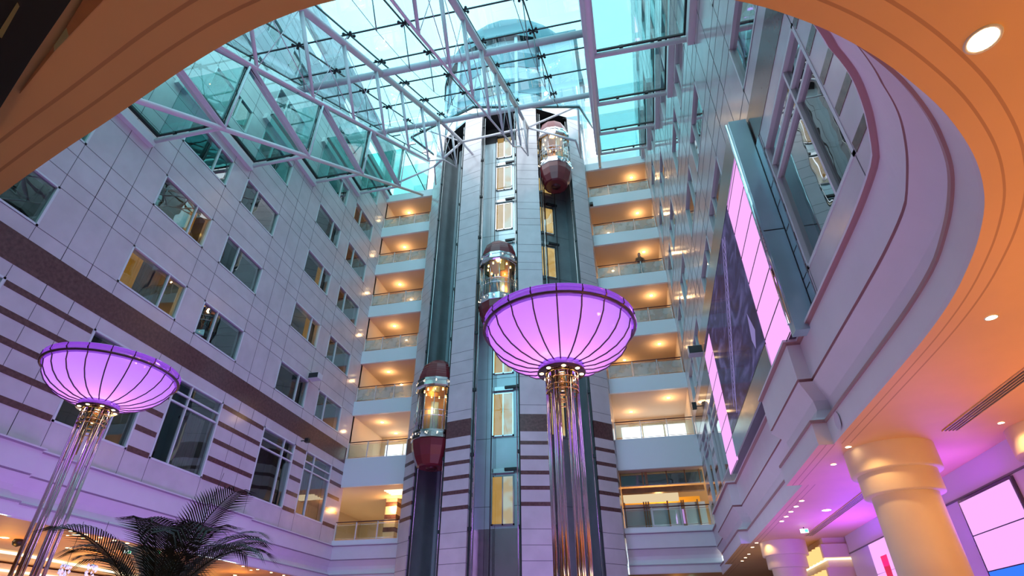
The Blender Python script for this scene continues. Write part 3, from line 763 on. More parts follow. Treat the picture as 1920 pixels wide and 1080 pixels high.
# ------------------------------------------------------------------ people (small, far away)
def person(loc, rz, label, top, legs, lean_=0., seat=False, skirt=False):
    t = thing('person', label, 'person', (0,0,0)); t['org'] = (0.,0.,0.)
    J = {'pel':(0,0,.95),'wai':(0,.01,1.1),'che':(0,.0+lean_*.4,1.32),'nek':(0,lean_*.8,1.47),'hed':(0,lean_-.0,1.55),
         'hl':(-.09,0,.90),'kl':(-.10,-.03,.50),'al':(-.10,.02,.08),'tl':(-.11,-.13,.03),'hr':(.09,0,.90),'kr':(.10,-.02,.50),'ar':(.11,.03,.08),'tr':(.12,-.12,.03),
         'sl':(-.19,lean_*.6,1.40),'el':(-.26,lean_*.5-.05,1.14),'wl':(-.20,lean_*.5-.25,1.02),'sr':(.19,lean_*.6,1.40),'er':(.27,lean_*.5-.04,1.14),'wr':(.21,lean_*.5-.24,1.04)}
    K = list(J); E = [('pel','wai'),('wai','che'),('che','nek'),('nek','hed'),('pel','hl'),('hl','kl'),('kl','al'),('al','tl'),('pel','hr'),('hr','kr'),('kr','ar'),('ar','tr'),
         ('che','sl'),('sl','el'),('el','wl'),('che','sr'),('sr','er'),('er','wr')]
    rad = dict(pel=.14,wai=.12,che=.14,nek=.055,hed=.05,hl=.085,kl=.055,al=.04,tl=.035,hr=.085,kr=.055,ar=.04,tr=.035,sl=.055,el=.04,wl=.028,sr=.055,er=.04,wr=.028)
    bm_v = [J[k] for k in K]; V = list(bm_v); Ed = [(K.index(a_), K.index(b_)) for a_, b_ in E]; Rd = [rad[k] for k in K]
    for s, wk in ((-1,'wl'),(1,'wr')):
        w = Vector(J[wk]); base = len(V)
        V.append(tuple(w+Vector((0,-.05,.0)))); Rd.append(.026); Ed.append((K.index(wk), base))
        for i, (dx, ln) in enumerate(((-.028,.055),(-.010,.065),(.010,.062),(.028,.050))):
            V.append(tuple(w+Vector((dx,-.075,0)))); Rd.append(.010); Ed.append((base, len(V)-1))
            V.append(tuple(w+Vector((dx*1.15,-.075-ln,-.02)))); Rd.append(.008); Ed.append((len(V)-2, len(V)-1))
        V.append(tuple(w+Vector((-s*.045,-.06,.02)))); Rd.append(.010); Ed.append((base, len(V)-1))
    me = bpy.data.meshes.new('body'); me.from_pydata(V, Ed, []); o = bpy.data.objects.new('body', me); C.objects.link(o); o.parent = t
    sk = o.modifiers.new('skin', 'SKIN'); sk.use_smooth_shade = True
    for i, sv in enumerate(me.skin_vertices[0].data): sv.radius = (Rd[i], Rd[i]); sv.use_root = (i == 0)
    o.modifiers.new('sub', 'SUBSURF').levels = 1
    me.materials.append(MATS['skin'])
    mb = MB(); hz = 1.66; hy = lean_
    mb.lathe([(.001,hz-.12),(.05,hz-.11),(.072,hz-.06),(.082,hz),(.08,hz+.05),(.055,hz+.10),(.001,hz+.115)], 14, (0,hy))
    mb.box(-.012,.012,hy-.10,hy-.07,hz-.03,hz+.015); hd = mb.build('head', 'skin', t)
    mb = MB(); mb.lathe([(.088,hz+.02),(.09,hz+.06),(.06,hz+.115),(.001,hz+.13)], 14, (0,hy+.012)); mb.box(-.075,.075,hy+.03,hy+.10,hz-.10,hz+.06); mb.build('hair', 'hair', t)
    mb = MB()
    rows = []
    for z, rx, ry, yy in ((.93,.165,.125,0),(1.08,.145,.115,.0),(1.30,.19,.13,lean_*.4),(1.42,.20,.10,lean_*.6),(1.47,.10,.08,lean_*.8)):
        rows.append([(rx*math.cos(2*PI*i/14), yy+ry*math.sin(2*PI*i/14), z) for i in range(14)])
    mb.grid(rows, 0, True, True)
    for s in (-1, 1):
        S = Vector(J['sl' if s < 0 else 'sr']); El = Vector(J['el' if s < 0 else 'er']); mb.tube(S, El, .065, .055, 8)
    mb.build('shirt', top, t)
    mb = MB()
    if skirt:
        mb.lathe([(.16,.97),(.18,.85),(.22,.55),(.25,.15)], 14)
    else:
        for s in ('l', 'r'): mb.path([J['h'+s], J['k'+s], J['a'+s]], [.10,.075,.06], 10)
        mb.lathe([(.165,.80),(.17,.95)], 14)
    mb.build('skirt' if skirt else 'trousers', legs, t)
    t.location = loc; t.rotation_euler = (0,0,rz)
    return t
person((TX-.22, 26.05, 16.83), R(170), 'person in a pale blue outfit standing inside the middle glass lift', 'cloth_blue', 'cloth_blue', skirt=True)
person((.30+1.7, YB+.45, 19.44), R(10), 'person in brown clothes leaning at a right-hand gallery railing', 'cloth_brown', 'cloth_dark', lean_=-.12)
person((TX+.28, 28.4-1.0, 9.38), R(185), 'person in a cream top behind the lift landing door above the brown band', 'cream', 'cloth_brown', skirt=True) if False else None

# ------------------------------------------------------------------ glass roof
def zc(y): return 11.65 + .722*y            # truss top chord
def zg(y): return 12.15 + .722*y            # glass plane
XA, XB, XC, XD = -13.1, -8.9, -4.15, .28
YS = [11.08 + 4.67*k for k in range(-2, 4)]
NP = Vector((0, -.585, .811))
def truss(name, label, X, kind):
    t = thing(name, label, 'truss', (X, 8, zc(8)), group='white steel roof trusses')
    y0, y1 = .8, 29.4 if kind == 'side' else 21.2
    mb = MB(); mb.tube((X,y0,zc(y0)), (X,y1,zc(y1)), .14, n=14); mb.build('top_chord', 'steel_paint', t)
    if kind == 'side':
        zb = lambda y: 15.9 + .726*(y-11.08)
        mb = MB(); mb.tube((X,.8,zb(.8)), (X,29.6,zb(29.6)), .10, n=12); mb.build('bottom_chord', 'steel_paint', t)
        for k, y in enumerate(YS):
            for dx in (-.13, .13):
                mb = MB(); mb.tube((X+dx,y,zb(y)), (X+dx,y,zc(y)), .045, n=8); mb.build('post', 'frame_white', t)
            if k > 0:
                yp = YS[k-1]; mb = MB()
                p0 = (X,yp,zc(yp)); p1 = (X,y,zb(y))
                mb.beam(p0, p1, .16, .03, upv=(1,0,0)); mb.beam(p0, p1, .03, .20, upv=(1,0,0)); mb.beam((p0[0]+.08,p0[1],p0[2]), (p1[0]+.08,p1[1],p1[2]), .02, .20, upv=(1,0,0)); mb.beam((p0[0]-.08,p0[1],p0[2]), (p1[0]-.08,p1[1],p1[2]), .02, .20, upv=(1,0,0))
                mb.build('diagonal', 'steel_paint', t)
    else:
        ys = [6.07 + 2.44*i for i in range(0, 8)]; ends = []
        for y in ys:
            p0 = Vector((X, y, zc(y))); L_ = 3.0 if y < 19 else 2.4; p1 = p0 - NP*L_; ends.append(p1)
            mb = MB(); mb.tube(p0, p1, .085, .05, 8); mb.build('post', 'steel_paint', t)
        mb = MB(); mb.path([Vector((X,4,zc(4)))-NP*2.9] + ends + [Vector((X,24.5,zc(24.5)-.4))], .045, 8); mb.build('bottom_chord', 'steel_paint', t)
        for i in range(len(ys)-1):
            for a_, b_ in ((Vector((X,ys[i],zc(ys[i]))), ends[i+1]), (Vector((X,ys[i+1],zc(ys[i+1]))), ends[i])):
                mb = MB(); mb.tube(a_, b_, .014, n=5); mb.build('tie_rod', 'steel_paint', t)
    return t
truss('roof_truss', 'white tubular roof truss nearest the left wall, with paired posts', XA, 'side')
truss('roof_truss', 'white tubular roof truss second from the left with slim hanging posts', XB, 'mid')
truss('roof_truss', 'white tubular roof truss third from the left, running to the middle lift shaft', XC, 'mid')
truss('roof_truss', 'lilac-tinted steep roof truss right of the lift tower', XD, 'side')
for i, y in enumerate((6.6, 13.92, 21.2)):
    mb = MB(); mb.tube((XA,y,zc(y)), (XD,y,zc(y)), .16, n=14)
    o = mb.build('cross_tube', 'steel_paint', None, (XB,y,zc(y))); tag(o, 'thick white tube crossing below the glass roof, %s' % ('nearest the camera', 'midway', 'closest to the lift tower')[i], 'beam', 'roof cross tubes')
roof = thing('glass_roof', 'large sloping clear glass roof held by black spider fittings', 'roof', (TX, 12, zg(12)))
XS = [XA, -10.9, -8.75, -6.5, -4.15, -1.9, XD]
YG = [1.19+2.44*i for i in range(0, 12)]       # ends near the tower
def ring_y(x):
    if x < -12.5 or x > .1: return 29.0
    if x < -6.7: return 20.6 + (-6.7-x)*.62
    return 20.6 + (x+6.7)*.53
for i in range(6):
    for j in range(11):
        a, b = XS[i], XS[i+1]; c, d_ = YG[j], YG[j+1]; g = .012
        pts = [(a+g,c+g),(b-g,c+g),(b-g,min(d_-g, ring_y(b))),(a+g,min(d_-g, ring_y(a)))]
        if pts[2][1] <= c+.05 and pts[3][1] <= c+.05: continue
        pts = [(x, max(y, c+g)) for x, y in pts]
        mb = MB(); mb.face([(x,y,zg(y)) for x, y in pts]); mb.build('roof_pane', 'roof_glass', roof)
for P_ in ([(-9.5,22.34),(-12.5,24.2),(-12.5,29),(-12.25,29)], [(-.66,23.8),(.1,24.2),(.1,29),(-.72,29)]):
    mb = MB(); mb.face([(x,y,zg(y)) for x, y in P_]); mb.build('roof_pane', 'roof_glass', roof)
mb = MB()
for x in XS: mb.beam((x,.8,zg(.8)-.02), (x,ring_y(x),zg(ring_y(x))-.02), .05, .05)
for y in YG[1:]: 
    if y < 20.7: mb.beam((XA,y,zg(y)-.02), (XD,y,zg(y)-.02), .05, .05)
    elif y < 29: mb.beam((XA,y,zg(y)-.02), (-12.5,y,zg(y)-.02), .05, .05)
mb.build('seal_line', 'black_rubber', roof)
mb = MB()
rp = [(-12.5,29.0),(-12.1,ring_y(-12.1)),(-6.7,20.6),(-.6,ring_y(-.6)),(.1,29.0)]
for (xa, ya), (xb, yb) in zip(rp, rp[1:]): mb.beam((xa,ya,zg(ya)-.05), (xb,yb,zg(yb)-.05), .07, .14)
mb.build('edge_frame', 'black_rubber', roof)
sp = []
for x in XS[1:-1]:
    for y in YG[3:]:
        if y > ring_y(x): continue
        mb = MB(); z = zg(y) - .10
        for a_ in (45, 135, 225, 315):
            q = Vector((x+.20*math.cos(R(a_)), y+.20*math.sin(R(a_)), zg(y+.20*math.sin(R(a_)))-.03))
            mb.tube((x,y,z), q, .03, n=6); mb.tube(q-Vector((0,0,.06)), q+Vector((0,0,.0)), .055, n=8)
        mb.tube((x,y,z-.08), (x,y,z+.03), .05, n=8)
        mb.build('spider_fitting', 'black_rubber', roof)
mb = MB()
for x in XS[1:-1]:
    if min(abs(x-XB), abs(x-XC)) < .3:
        for y in YG[3:]:
            if y < ring_y(x): mb.tube((x,y,zg(y)-.1), (x,y-.12,zc(y)), .03, n=6)
mb.build('stub_post', 'steel_paint', roof)
# cable bows under the glass between the trusses
for x in (-10.9, -6.5, -1.9):
    mb = MB(); pr = None; ys = [3.6 + 2.44*i for i in range(8)]
    for i, y in enumerate(ys):
        dd = 1.5*math.sin(PI*(i+.5)/8) + .3
        p = Vector((x, y, zg(y))); q = p - NP*dd
        mb.tube(p, q, .022, n=5)
        if pr is not None: mb.tube(pr, q, .012, n=4)
        pr = q
    mb.build('bow_cable', 'shaft_grey', roof)

# stepped glazing along both side walls
def steps(side, X, Xi, sgn):
    for k in range(-2, 5):
        y1 = 11.08+4.67*k; y0 = y1-4.67; z = 16.2+3.39*k
        t = thing('glass_step', 'teal glass roof step on the %s side, %s' % (side, ('nearest the camera', 'second nearest the camera', 'third from the camera', 'fourth from the camera', 'fifth from the camera', 'second from the galleries', 'farthest, beside the galleries')[k+2]), 'glazing', (X, y1, z), group='stepped glass strips along the %s wall' % side)
        xw = X + sgn*.10
        mb = MB(); mb.face([(xw,y0,z),(Xi,y0,z),(Xi,y1,z),(xw,y1,z)]); mb.build('flat_pane', 'step_glass_'+side, t)
        mb = MB(); mb.face([(xw,y1,z),(Xi,y1,z),(Xi,y1,z+3.39),(xw,y1,z+3.39)]); mb.build('upright_pane', 'step_glass_'+side, t)
        mb = MB(); mb.face([(Xi,y0,z),(Xi,y1,z),(Xi,y1,zg(y1)),(Xi,y0,max(z,zg(y0)))]); mb.build('side_pane', 'step_glass_'+side, t)
        mb = MB(); mb.beam((X+sgn*.14,y1,z-.02),(Xi,y1,z-.02), .06, .07); mb.beam((xw+sgn*.06,y0,z-.04),(xw+sgn*.06,y1,z-.04), .14, .10)
        mb.beam((Xi,y0,z),(Xi,y1,z), .05, .06); mb.beam((Xi-sgn*.03,y1,z),(Xi-sgn*.03,y1,zg(y1)), .06, .06); mb.build('black_seal', 'black_rubber', t)
        mb = MB(); mb.beam((X+sgn*.10,y0-.3,z-.45),(X+sgn*.10,y1,z-.45), .20, .36); mb.build('wall_beam', 'steel_paint', t)
        mb = MB(); mb.tube((X+sgn*.10,y1-.05,z-.38),(Xi,y1-.02,z-.30), .085, n=10); mb.build('cross_member', 'steel_paint', t)
        mb = MB(); m_ = (X*.5+Xi*.5)
        for xx in (m_-.6, m_+.6): mb.tube((xx,y1,z-.3),(xx,y1,z-.02), .02, n=6); mb.box(xx-.06,xx+.06,y1-.05,y1+.05,z-.12,z)
        mb.build('glass_clamp', 'black_rubber', t)
steps('left', XL, XA, 1)
steps('right', XR, XD, -1)
# struts between the roof and the lift tower
t = thing('tower_strut', 'white tube brackets tying the roof trusses to the lift tower piers', 'strut', (TX,24,28))
N2 = (-8.8,25.0,29.3); N3 = (-4.2,25.0,29.6); N1 = (-10.9,25.6,28.0); N4 = (-1.1,25.4,28.0); NR = (-.7,24.3,30.0)
for a_, b_, r_ in (((XB,21.2,zc(21.2)),N2,.11),((XC,21.2,zc(21.2)),N3,.11),(N2,(-8.2,26.3,29.0),.08),(N3,(-4.45,26.0,28.9),.08),(N2,N3,.08),(N1,N2,.08),(N3,N4,.08),(N3,NR,.07),
                   (N4,(-.93,27.8,28.8),.06),(N2,(-11.0,23.4,29.3),.05),(NR,(-.95,27.8,28.9),.08),((XA,25.1,26.5),N1,.07),(N1,(-11.5,27.6,28.3),.05)):
    mb = MB(); mb.tube(a_, b_, r_, n=10); mb.build('tube', 'steel_paint', t)

# ------------------------------------------------------------------ buildings outside the glass
b_ = thing('building_tower', 'pale rounded tower block with a dark vaulted top seen through the glass roof', 'building', (TX-.6, 34, 30))
mb = MB(); mb.lathe([(6.4,33.2),(6.4,45.2)], 28, (TX-.6,34.6), smooth=True); mb.disc(6.4,45.2,28,(TX-.6,34.6)); mb.build('drum', 'tower_stone', b_)
for k, (z0, z1) in enumerate(((34.6,36.4),(38,39.8),(41.4,43.4))):
    mb = MB(); mb.lathe([(6.45,z0),(6.45,z1)], 28, (TX-.6,34.6)); mb.build('window_band', 'outer_window', b_)
mb = MB(); mb.lathe([(6.9,45.2),(6.8,47),(6.0,49.2),(4.4,50.9),(2.4,51.9),(.05,52.2)], 28, (TX-.6,34.6)); mb.build('vault', 'roof_dark', b_)
mb = MB()
for i in range(14):
    an = 2*PI*i/14; mb.beam((TX-.6+6.55*math.cos(an),34.6+6.55*math.sin(an),33.2),(TX-.6+6.55*math.cos(an),34.6+6.55*math.sin(an),45.3), .25, .25)
mb.build('fin', 'tower_stone', b_)
mb = MB(); mb.box(-3.6, -.6, 28.6, 33, 33.2, 44); mb.build('stair_block', 'tower_stone', b_)
mb = MB(); mb.box(-4.0, -.3, 28.2, 33, 44, 44.8); mb.build('stair_roof', 'roof_dark', b_)

# ------------------------------------------------------------------ uplight floor lamps
def lamp(loc, label, extra, rz=0.):
    t = thing('floor_lamp', label, 'lamp', (0,0,0), group='tall purple bowl lamps')
    # local: z = 0 at the rim plane
    rim = .825; n = 48
    prof = [(.235,-.435),(.36,-.420),(.50,-.370),(.62,-.300),(.71,-.215),(.775,-.115),(.80,-.02)]
    mb = MB(); mb.lathe(prof, n); mb.build('bowl', 'bowl_glass', t)
    mb = MB(); mb.lathe([(.80,-.03),(.835,-.01),(.85,.05),(.83,.085)], n); mb.build('bowl_lip', 'bowl_lip', t)
    mb = MB(); mb.path([(.838*math.cos(2*PI*i/n), .838*math.sin(2*PI*i/n), -.005) for i in range(n)], .023, 8, closed=True, rz=.016)
    mb.build('rim_ring', 'shade_ring', t)
    mb = MB(); mb.path([(.845*math.cos(2*PI*i/n), .845*math.sin(2*PI*i/n), .085) for i in range(n)], .010, 6, closed=True); mb.build('rim_wire', 'bowl_lip', t)
    for k in range(20):
        an = 2*PI*(k+.35)/20; pts = [(r_*1.008*math.cos(an), r_*1.008*math.sin(an), z-.006) for r_, z in prof] + [(.858*math.cos(an),.858*math.sin(an),.03),(.85*math.cos(an),.85*math.sin(an),.09)]
        mb = MB(); mb.path(pts, .0085, 5); mb.build('rib', 'shade_ring', t)
    mb = MB(); mb.lathe([(.19,-.50),(.235,-.50),(.245,-.47),(.235,-.42)], 40); mb.build('hub_collar', 'bowl_lip', t)
    mb = MB(); mb.lathe([(.14,-.515),(.255,-.515),(.262,-.505),(.255,-.495),(.14,-.495)], 40); hp = mb.build('hub_plate', 'shade_ring', t)
    mb = MB()
    for i in range(8):
        an = 2*PI*(i+.3)/8; mb.lathe([(.001,-.521),(.022,-.520),(.024,-.514)], 12, (.215*math.cos(an), .215*math.sin(an)))
    mb.build('spot_bulb', 'hub_lamp', hp)
    # brass cage
    mb = MB()
    for z in (-.53, -.60, -.68, -.735): mb.path([(.168*math.cos(2*PI*i/32), .168*math.sin(2*PI*i/32), z) for i in range(32)], .008, 6, closed=True)
    for z in (-.56, -.64): mb.path([(.12*math.cos(2*PI*i/24), .12*math.sin(2*PI*i/24), z) for i in range(24)], .014, 6, closed=True)
    mb.lathe([(.10,-.50),(.11,-.56),(.07,-.60),(.10,-.66),(.05,-.70)], 24)
    mb.build('brass_cage', 'brass', t)
    zb = extra
    az0 = math.atan2(loc[1], loc[0])
    for i in range(6):
        for q in (-1, 0, 1):
            an = az0 + PI/2*0 + 2*PI*(i+.5)/6 + q*.20; r_ = .150 + (.012 if q == 0 else 0); x, y = r_*math.cos(an), r_*math.sin(an)
            mb = MB(); mb.tube((x,y,-.50), (x,y,zb+.1), .0145, n=8); mb.build('column_tube', 'tube_chrome', t)
    for i in range(6):
        an = 2*PI*i/6; x, y = .085*math.cos(an), .085*math.sin(an)
        mb = MB(); mb.tube((x,y,-.70), (x,y,-1.15 if i % 2 else zb+.1), .011, n=8); mb.build('inner_tube', 'brass' if i % 2 else 'tube_chrome', t)
    for z in (-.80, -.85):
        mb = MB(); mb.path([(.09*math.cos(2*PI*i/24), .09*math.sin(2*PI*i/24), z) for i in range(24)], .007, 6, closed=True); mb.build('inner_ring', 'brass', t)
    mb = MB(); mb.lathe([(.02,zb+.12),(.22,zb+.12),(.27,zb+.05),(.28,zb)], 32); mb.build('base', 'chrome', t)
    t.location = loc; t.rotation_euler = (0,0,rz)
    x, y, z = loc
    light('lamp_core', 'POINT', (x, y, z-.23), 9.5, (1, .38, .72), .05)
    light('lamp_uplight', 'AREA', (x, y, z+.02), 20, (.62, .25, 1.0), .9, target=(x, y, z+5))
    return t
lamp((-.625, 5.46, 3.0), 'large glowing purple bowl lamp on chrome tubes in front of the lift tower', -4.5)
lamp((-7.07, 5.89, 3.3), 'glowing purple bowl lamp on chrome tubes in front of the left wall', -4.8)

# ------------------------------------------------------------------ video wall on the right
vw = thing('video_wall', 'long framed video wall of pink panels and a dark picture on the right wall', 'screen', (3.0, 14, 4.7))
X = 3.0
for k in range(7):                                   # near strip of panels
    z0 = 4.70 + k*.70; z1 = z0 + .655
    mb = MB(); mb.box(X, X+.03, 9.42, 11.08, z0, min(z1, 8.98)) if z0 < 8.95 else None
    if z0 < 8.95: mb.build('pink_panel', 'screen_pink', vw)
for k in range(6):
    z0 = 4.64 + k*.70
    mb = MB(); mb.box(X, X+.03, 17.22, 18.98, z0, z0+.655); mb.build('pink_panel', 'screen_pink', vw)
for z0, n_, ya, yb in ((4.70, 7, 9.42, 11.08), (4.64, 6, 17.22, 18.98)):
    for k in range(n_):
        z = z0 + k*.70 - .0225
        if z < 8.95:
            jb = MB(); jb.box(X-.006, X, ya, yb, z-.013, z+.013); jb.build('panel_joint', 'dark', vw)
mb = MB(); mb.box(X, X+.03, 11.12, 17.18, 5.34, 9.0); pn = mb.build('picture_panel', 'screen_picture', vw)
mb = MB()
for k in range(26):
    y = 12.2 + .13*k; z = 8.8 - .118*k; mb.box(X-.004, X-.001, y, y+.05, z-.12, z+.10)
mb.beam((X-.003,12.0,8.82),(X-.003,15.7,5.5), .004, .05); mb.beam((X-.003,12.3,9.0),(X-.003,15.9,5.75), .004, .04)
mb.face([(X-.003,11.6,5.9),(X-.003,11.9,6.5),(X-.003,12.1,5.9),(X-.003,11.95,5.6)])
mb.build('picture_lines', 'picture_line', vw)
mb = MB(); mb.box(X+.035, XR-.02, 9.38, 19.1, 4.70, 9.75, 0); mb.build('housing', ['screen_frame'], vw)
mb = MB(); mb.box(X-.012, X+.03, 11.12, 17.18, 4.70, 5.30); mb.box(X-.01, X+.03, 11.12, 17.18, 5.305, 5.335, 1); mb.build('base_panel', ['brushed', 'dark'], vw)
mb = MB(); mb.box(X-.01, X+.035, 9.38, 19.1, 9.03, 9.75); mb.build('top_panel', 'brushed', vw)
mb = MB(); mb.box(X-.01, 3.36, 9.1, 9.37, 4.55, 9.82); mb.box(X-.012, 3.37, 9.095, 9.10, 6.7, 6.72, 1); mb.build('end_panel', ['blue_steel', 'dark'], vw)
mb = MB(); mb.tube((X-.03,9.2,4.72),(X-.03,9.2,9.8), .05, n=12); mb.build('chrome_edge', 'chrome', vw)
mb = MB(); mb.box(XR-.03, XR-.01, 8.83, 9.09, 4.7, 8.95); mb.box(XR-.035, XR-.03, 8.83, 9.09, 4.9, 4.92, 1); mb.box(XR-.035, XR-.03, 8.83, 9.09, 5.3, 5.32, 1); mb.box(XR-.035, XR-.03, 9.07, 9.1, 4.7, 9.7, 1)
for z in (5.0, 5.5, 6.1, 6.6, 7.2, 7.7): mb.box(XR-.035, XR-.03, 8.83, 9.09, z, z+.015, 1)
mb.build('side_flashing', ['blue_steel', 'dark'], vw)
light('video_glow', 'AREA', (2.9, 10.25, 6.8), 130, (.72, .36, 1), 1.6, target=(-10, 10.25, 6.8), sy=4.2)
light('video_glow', 'AREA', (2.9, 18.1, 6.8), 120, (.72, .36, 1), 1.6, target=(-10, 18.1, 6.8), sy=4.2)
light('added_violet_wash', 'AREA', (-11.5, 13, -1.2), 250, (.50, .22, 1), 1.2, target=(-16, 13.5, 3.6), sy=7)  # added area lamps out of view, tint walls and ledges violet
light('added_violet_wash', 'AREA', (-10.5, 22, -1.2), 210, (.50, .22, 1), 1.2, target=(-16, 22.5, 3.6), sy=6)
light('added_violet_wash', 'AREA', (-4.0, 22.5, -1.2), 120, (.50, .16, 1), 1.2, target=(-4.4, 26, 3.0), sy=3)
light('added_violet_wash', 'AREA', (-1.5, 16.5, -1.2), 200, (.72, .60, 1), 1.2, target=(3.4, 16.5, 4.0), sy=7)
light('added_violet_wash', 'AREA', (-.6, 7.5, -1.2), 60, (.80, .58, 1), 1.0, target=(3.2, 6.5, 3.8), sy=3)
# small spotlights and boxes
def wall_box(loc, sx, sy, sz, label, name='speaker_box', cat='fixture'):
    t = thing(name, label, cat, loc); x, y, z = loc
    mb = MB(); mb.box(x-sx/2,x+sx/2,y-sy/2,y+sy/2,z-sz/2,z+sz/2); mb.build('housing', 'box_grey', t)
    mb = MB(); mb.box(x-sx/2+.02,x+sx/2-.02,y-sy/2-.02,y-sy/2,z-sz/2+.02,z+sz/2-.02); mb.build('front', 'dark', t)
    mb = MB(); mb.beam((x,y,z),(XL if x < -10 else XR, y, z), .05, .05); mb.build('bracket', 'dark', t)
wall_box((-15.6, 23.9, 12.0), .55, .45, .30, 'pale grey box floodlight on the left wall between hotel windows', 'floodlight')
wall_box((3.0, 21.0, 10.0), .55, .4, .34, 'pale grey box floodlight hung high on the right wall', 'floodlight')
mb = MB(); mb.box(-15.75,-15.55,24.3,24.5,8.7,8.9); mb.box(XL+.01,-15.7,24.38,24.42,8.78,8.82); o = mb.build('camera_dome', 'dark', None, (-15.65,24.4,8.7)); tag(o, 'small black security camera under the brown band on the left wall', 'camera')
mb = MB(); mb.box(3.05,3.25,25.8,26.0,9.4,9.7); mb.box(3.2,XR-.01,25.88,25.92,9.5,9.54); o = mb.build('camera_dome', 'dark', None, (3.15,25.9,9.4)); tag(o, 'small black security camera beside the far end of the video wall', 'camera')
mb = MB(); mb.box(-.72,-.5,YB-.25,YB-.025,25.37,25.57); o = mb.build('camera_dome', 'dark', None, (-.6,YB-.1,25.3)); tag(o, 'small dark camera at the left end of a high right-hand balcony', 'camera')

# ------------------------------------------------------------------ columns under the low ceiling on the right
def column():
    t = thing('lobby_column', 'x', 'column', (0,0,0), group='round cream columns below the low ceiling')
    mb = MB(); mb.lathe([(.66,2.80),(.66,2.42),(.655,2.40),(.56,2.395)], 64); mb.build('upper_ring', 'cream', t)
    mb = MB(); mb.lathe([(.575,2.42),(.575,2.08),(.57,2.06),(.46,2.055)], 64); mb.build('lower_ring', 'cream', t)
    mb = MB(); mb.lathe([(.475,2.08),(.475,-1.30)], 64); mb.build('shaft', 'cream', t)
    mb = MB(); mb.lathe([(.49,-1.3),(.56,-1.32),(.56,-1.5)], 64); mb.build('base', 'granite', t)
    return t
col = column(); col.location = (4.22,10.40,0); col['label'] = 'largest round cream column with a two-step capital, right of centre'
dup(col, (4.27,20.1,0), 0, 'farther round cream column, half washed with purple light')
dup(col, (6.28,9.55,0), 0, 'round cream column cut off by the right edge of the photo')
# block with shelves of light
t = thing('light_pillar', 'square cream pillar with projecting bands and glowing scallops behind the far column', 'pillar', (5.9,20.3,-1.5))
mb = MB(); mb.box(5.28,6.5,19.55,22.4,-1.5,2.8); mb.build('core', 'cream', t)
for k in range(5):
    z1 = 2.62 - k*.62
    mb = MB(); mb.box(5.18,6.6,19.45,22.5,z1-.36,z1); mb.build('band', 'cream', t)
    mb = MB(); mb.box(5.20,6.55,19.47,22.45,z1-.42,z1-.38); mb.build('light_gap', 'light_slot', t)
    for i in range(6):
        mb = MB(); mb.lathe([(.001,z1-.40),(.12,z1-.40),(.12,z1-.05),(.001,z1-.05)], 12, (5.2, 19.75+i*.45)); mb.build('scallop', 'light_amber', t)
# lilac wall and screens beyond the columns
mb = MB(); mb.box(5.88,6.1,9.9,19.4,-1.5,2.80); mb.box(5.86,5.88,9.9,19.4,2.32,2.35,1); o = mb.build('wall_partition_right', ['lilac_wall', 'joint']); o['kind'] = 'structure'
sc = thing('pink_screen', 'large pink wall screen with a blue strip below, at the right edge', 'screen', (5.86,11.4,1.0))
for z0, z1 in ((1.70,2.25),(1.13,1.68)):
    mb = MB(); mb.box(5.82,5.85,10.5,12.24,z0,z1); mb.build('screen_panel', 'screen_pink', sc)
mb = MB(); mb.box(5.82,5.85,10.5,12.24,.55,1.11); mb.build('blue_strip', 'screen_blue', sc)
mb = MB(); mb.box(5.83,5.88,10.45,12.30,.5,2.30); mb.build('screen_bezel', 'screen_frame', sc)
sc = thing('pink_screen', 'pink wall screen showing a red drink, between the two columns', 'screen', (5.86,16.7,1.0))
for z0, z1 in ((1.62,2.30),(.92,1.60)):
    mb = MB(); mb.box(5.82,5.85,15.3,17.55,z0,z1); mb.build('screen_panel', 'screen_pink', sc)
mb = MB(); mb.face([(5.815,16.9,1.2),(5.815,16.55,1.2),(5.815,16.50,1.95),(5.815,16.95,1.95)]); mb.build('drink_picture', 'red_drink', sc)
light('screen_wash', 'AREA', (5.7, 11.4, 1.7), 50, (.24, .04, 1), 1.7, target=(3.8,12.0,3.2), sy=1.2)  # extra lamps added before the screens to deepen the violet
light('screen_wash', 'AREA', (5.7, 16.4, 1.6), 150, (.20, .03, 1), 2.2, target=(4.2,16.4,3.2), sy=1.4)
light('added_wall_wash', 'AREA', (4.9, 12.6, -1.0), 70, (.42, .05, 1), .5, target=(5.88, 12.6, 2.5), sy=5)  # added lamp without a fixture, turns the partition violet
# linear air diffusers
def diffuser(x, y0, y1, label):
    t = thing('ceiling_vent', label, 'vent', (x,(y0+y1)/2,2.8)); w = .20
    mb = MB(); mb.box(x-w/2,x+w/2,y0,y1,2.792,2.797); mb.build('slot_backing', 'dark', t)
    for i in range(5):
        xx = x-w/2+i*w/4; mb = MB(); mb.box(xx-.005,xx+.005,y0,y1,2.78,2.797); mb.build('slat', 'ceiling_warmlight', t)
diffuser(4.80, 6.2, 9.5, 'long slotted air vent in the orange ceiling at the right edge')
diffuser(4.80, 13.4, 19.0, 'long slotted air vent leading to the exit sign')
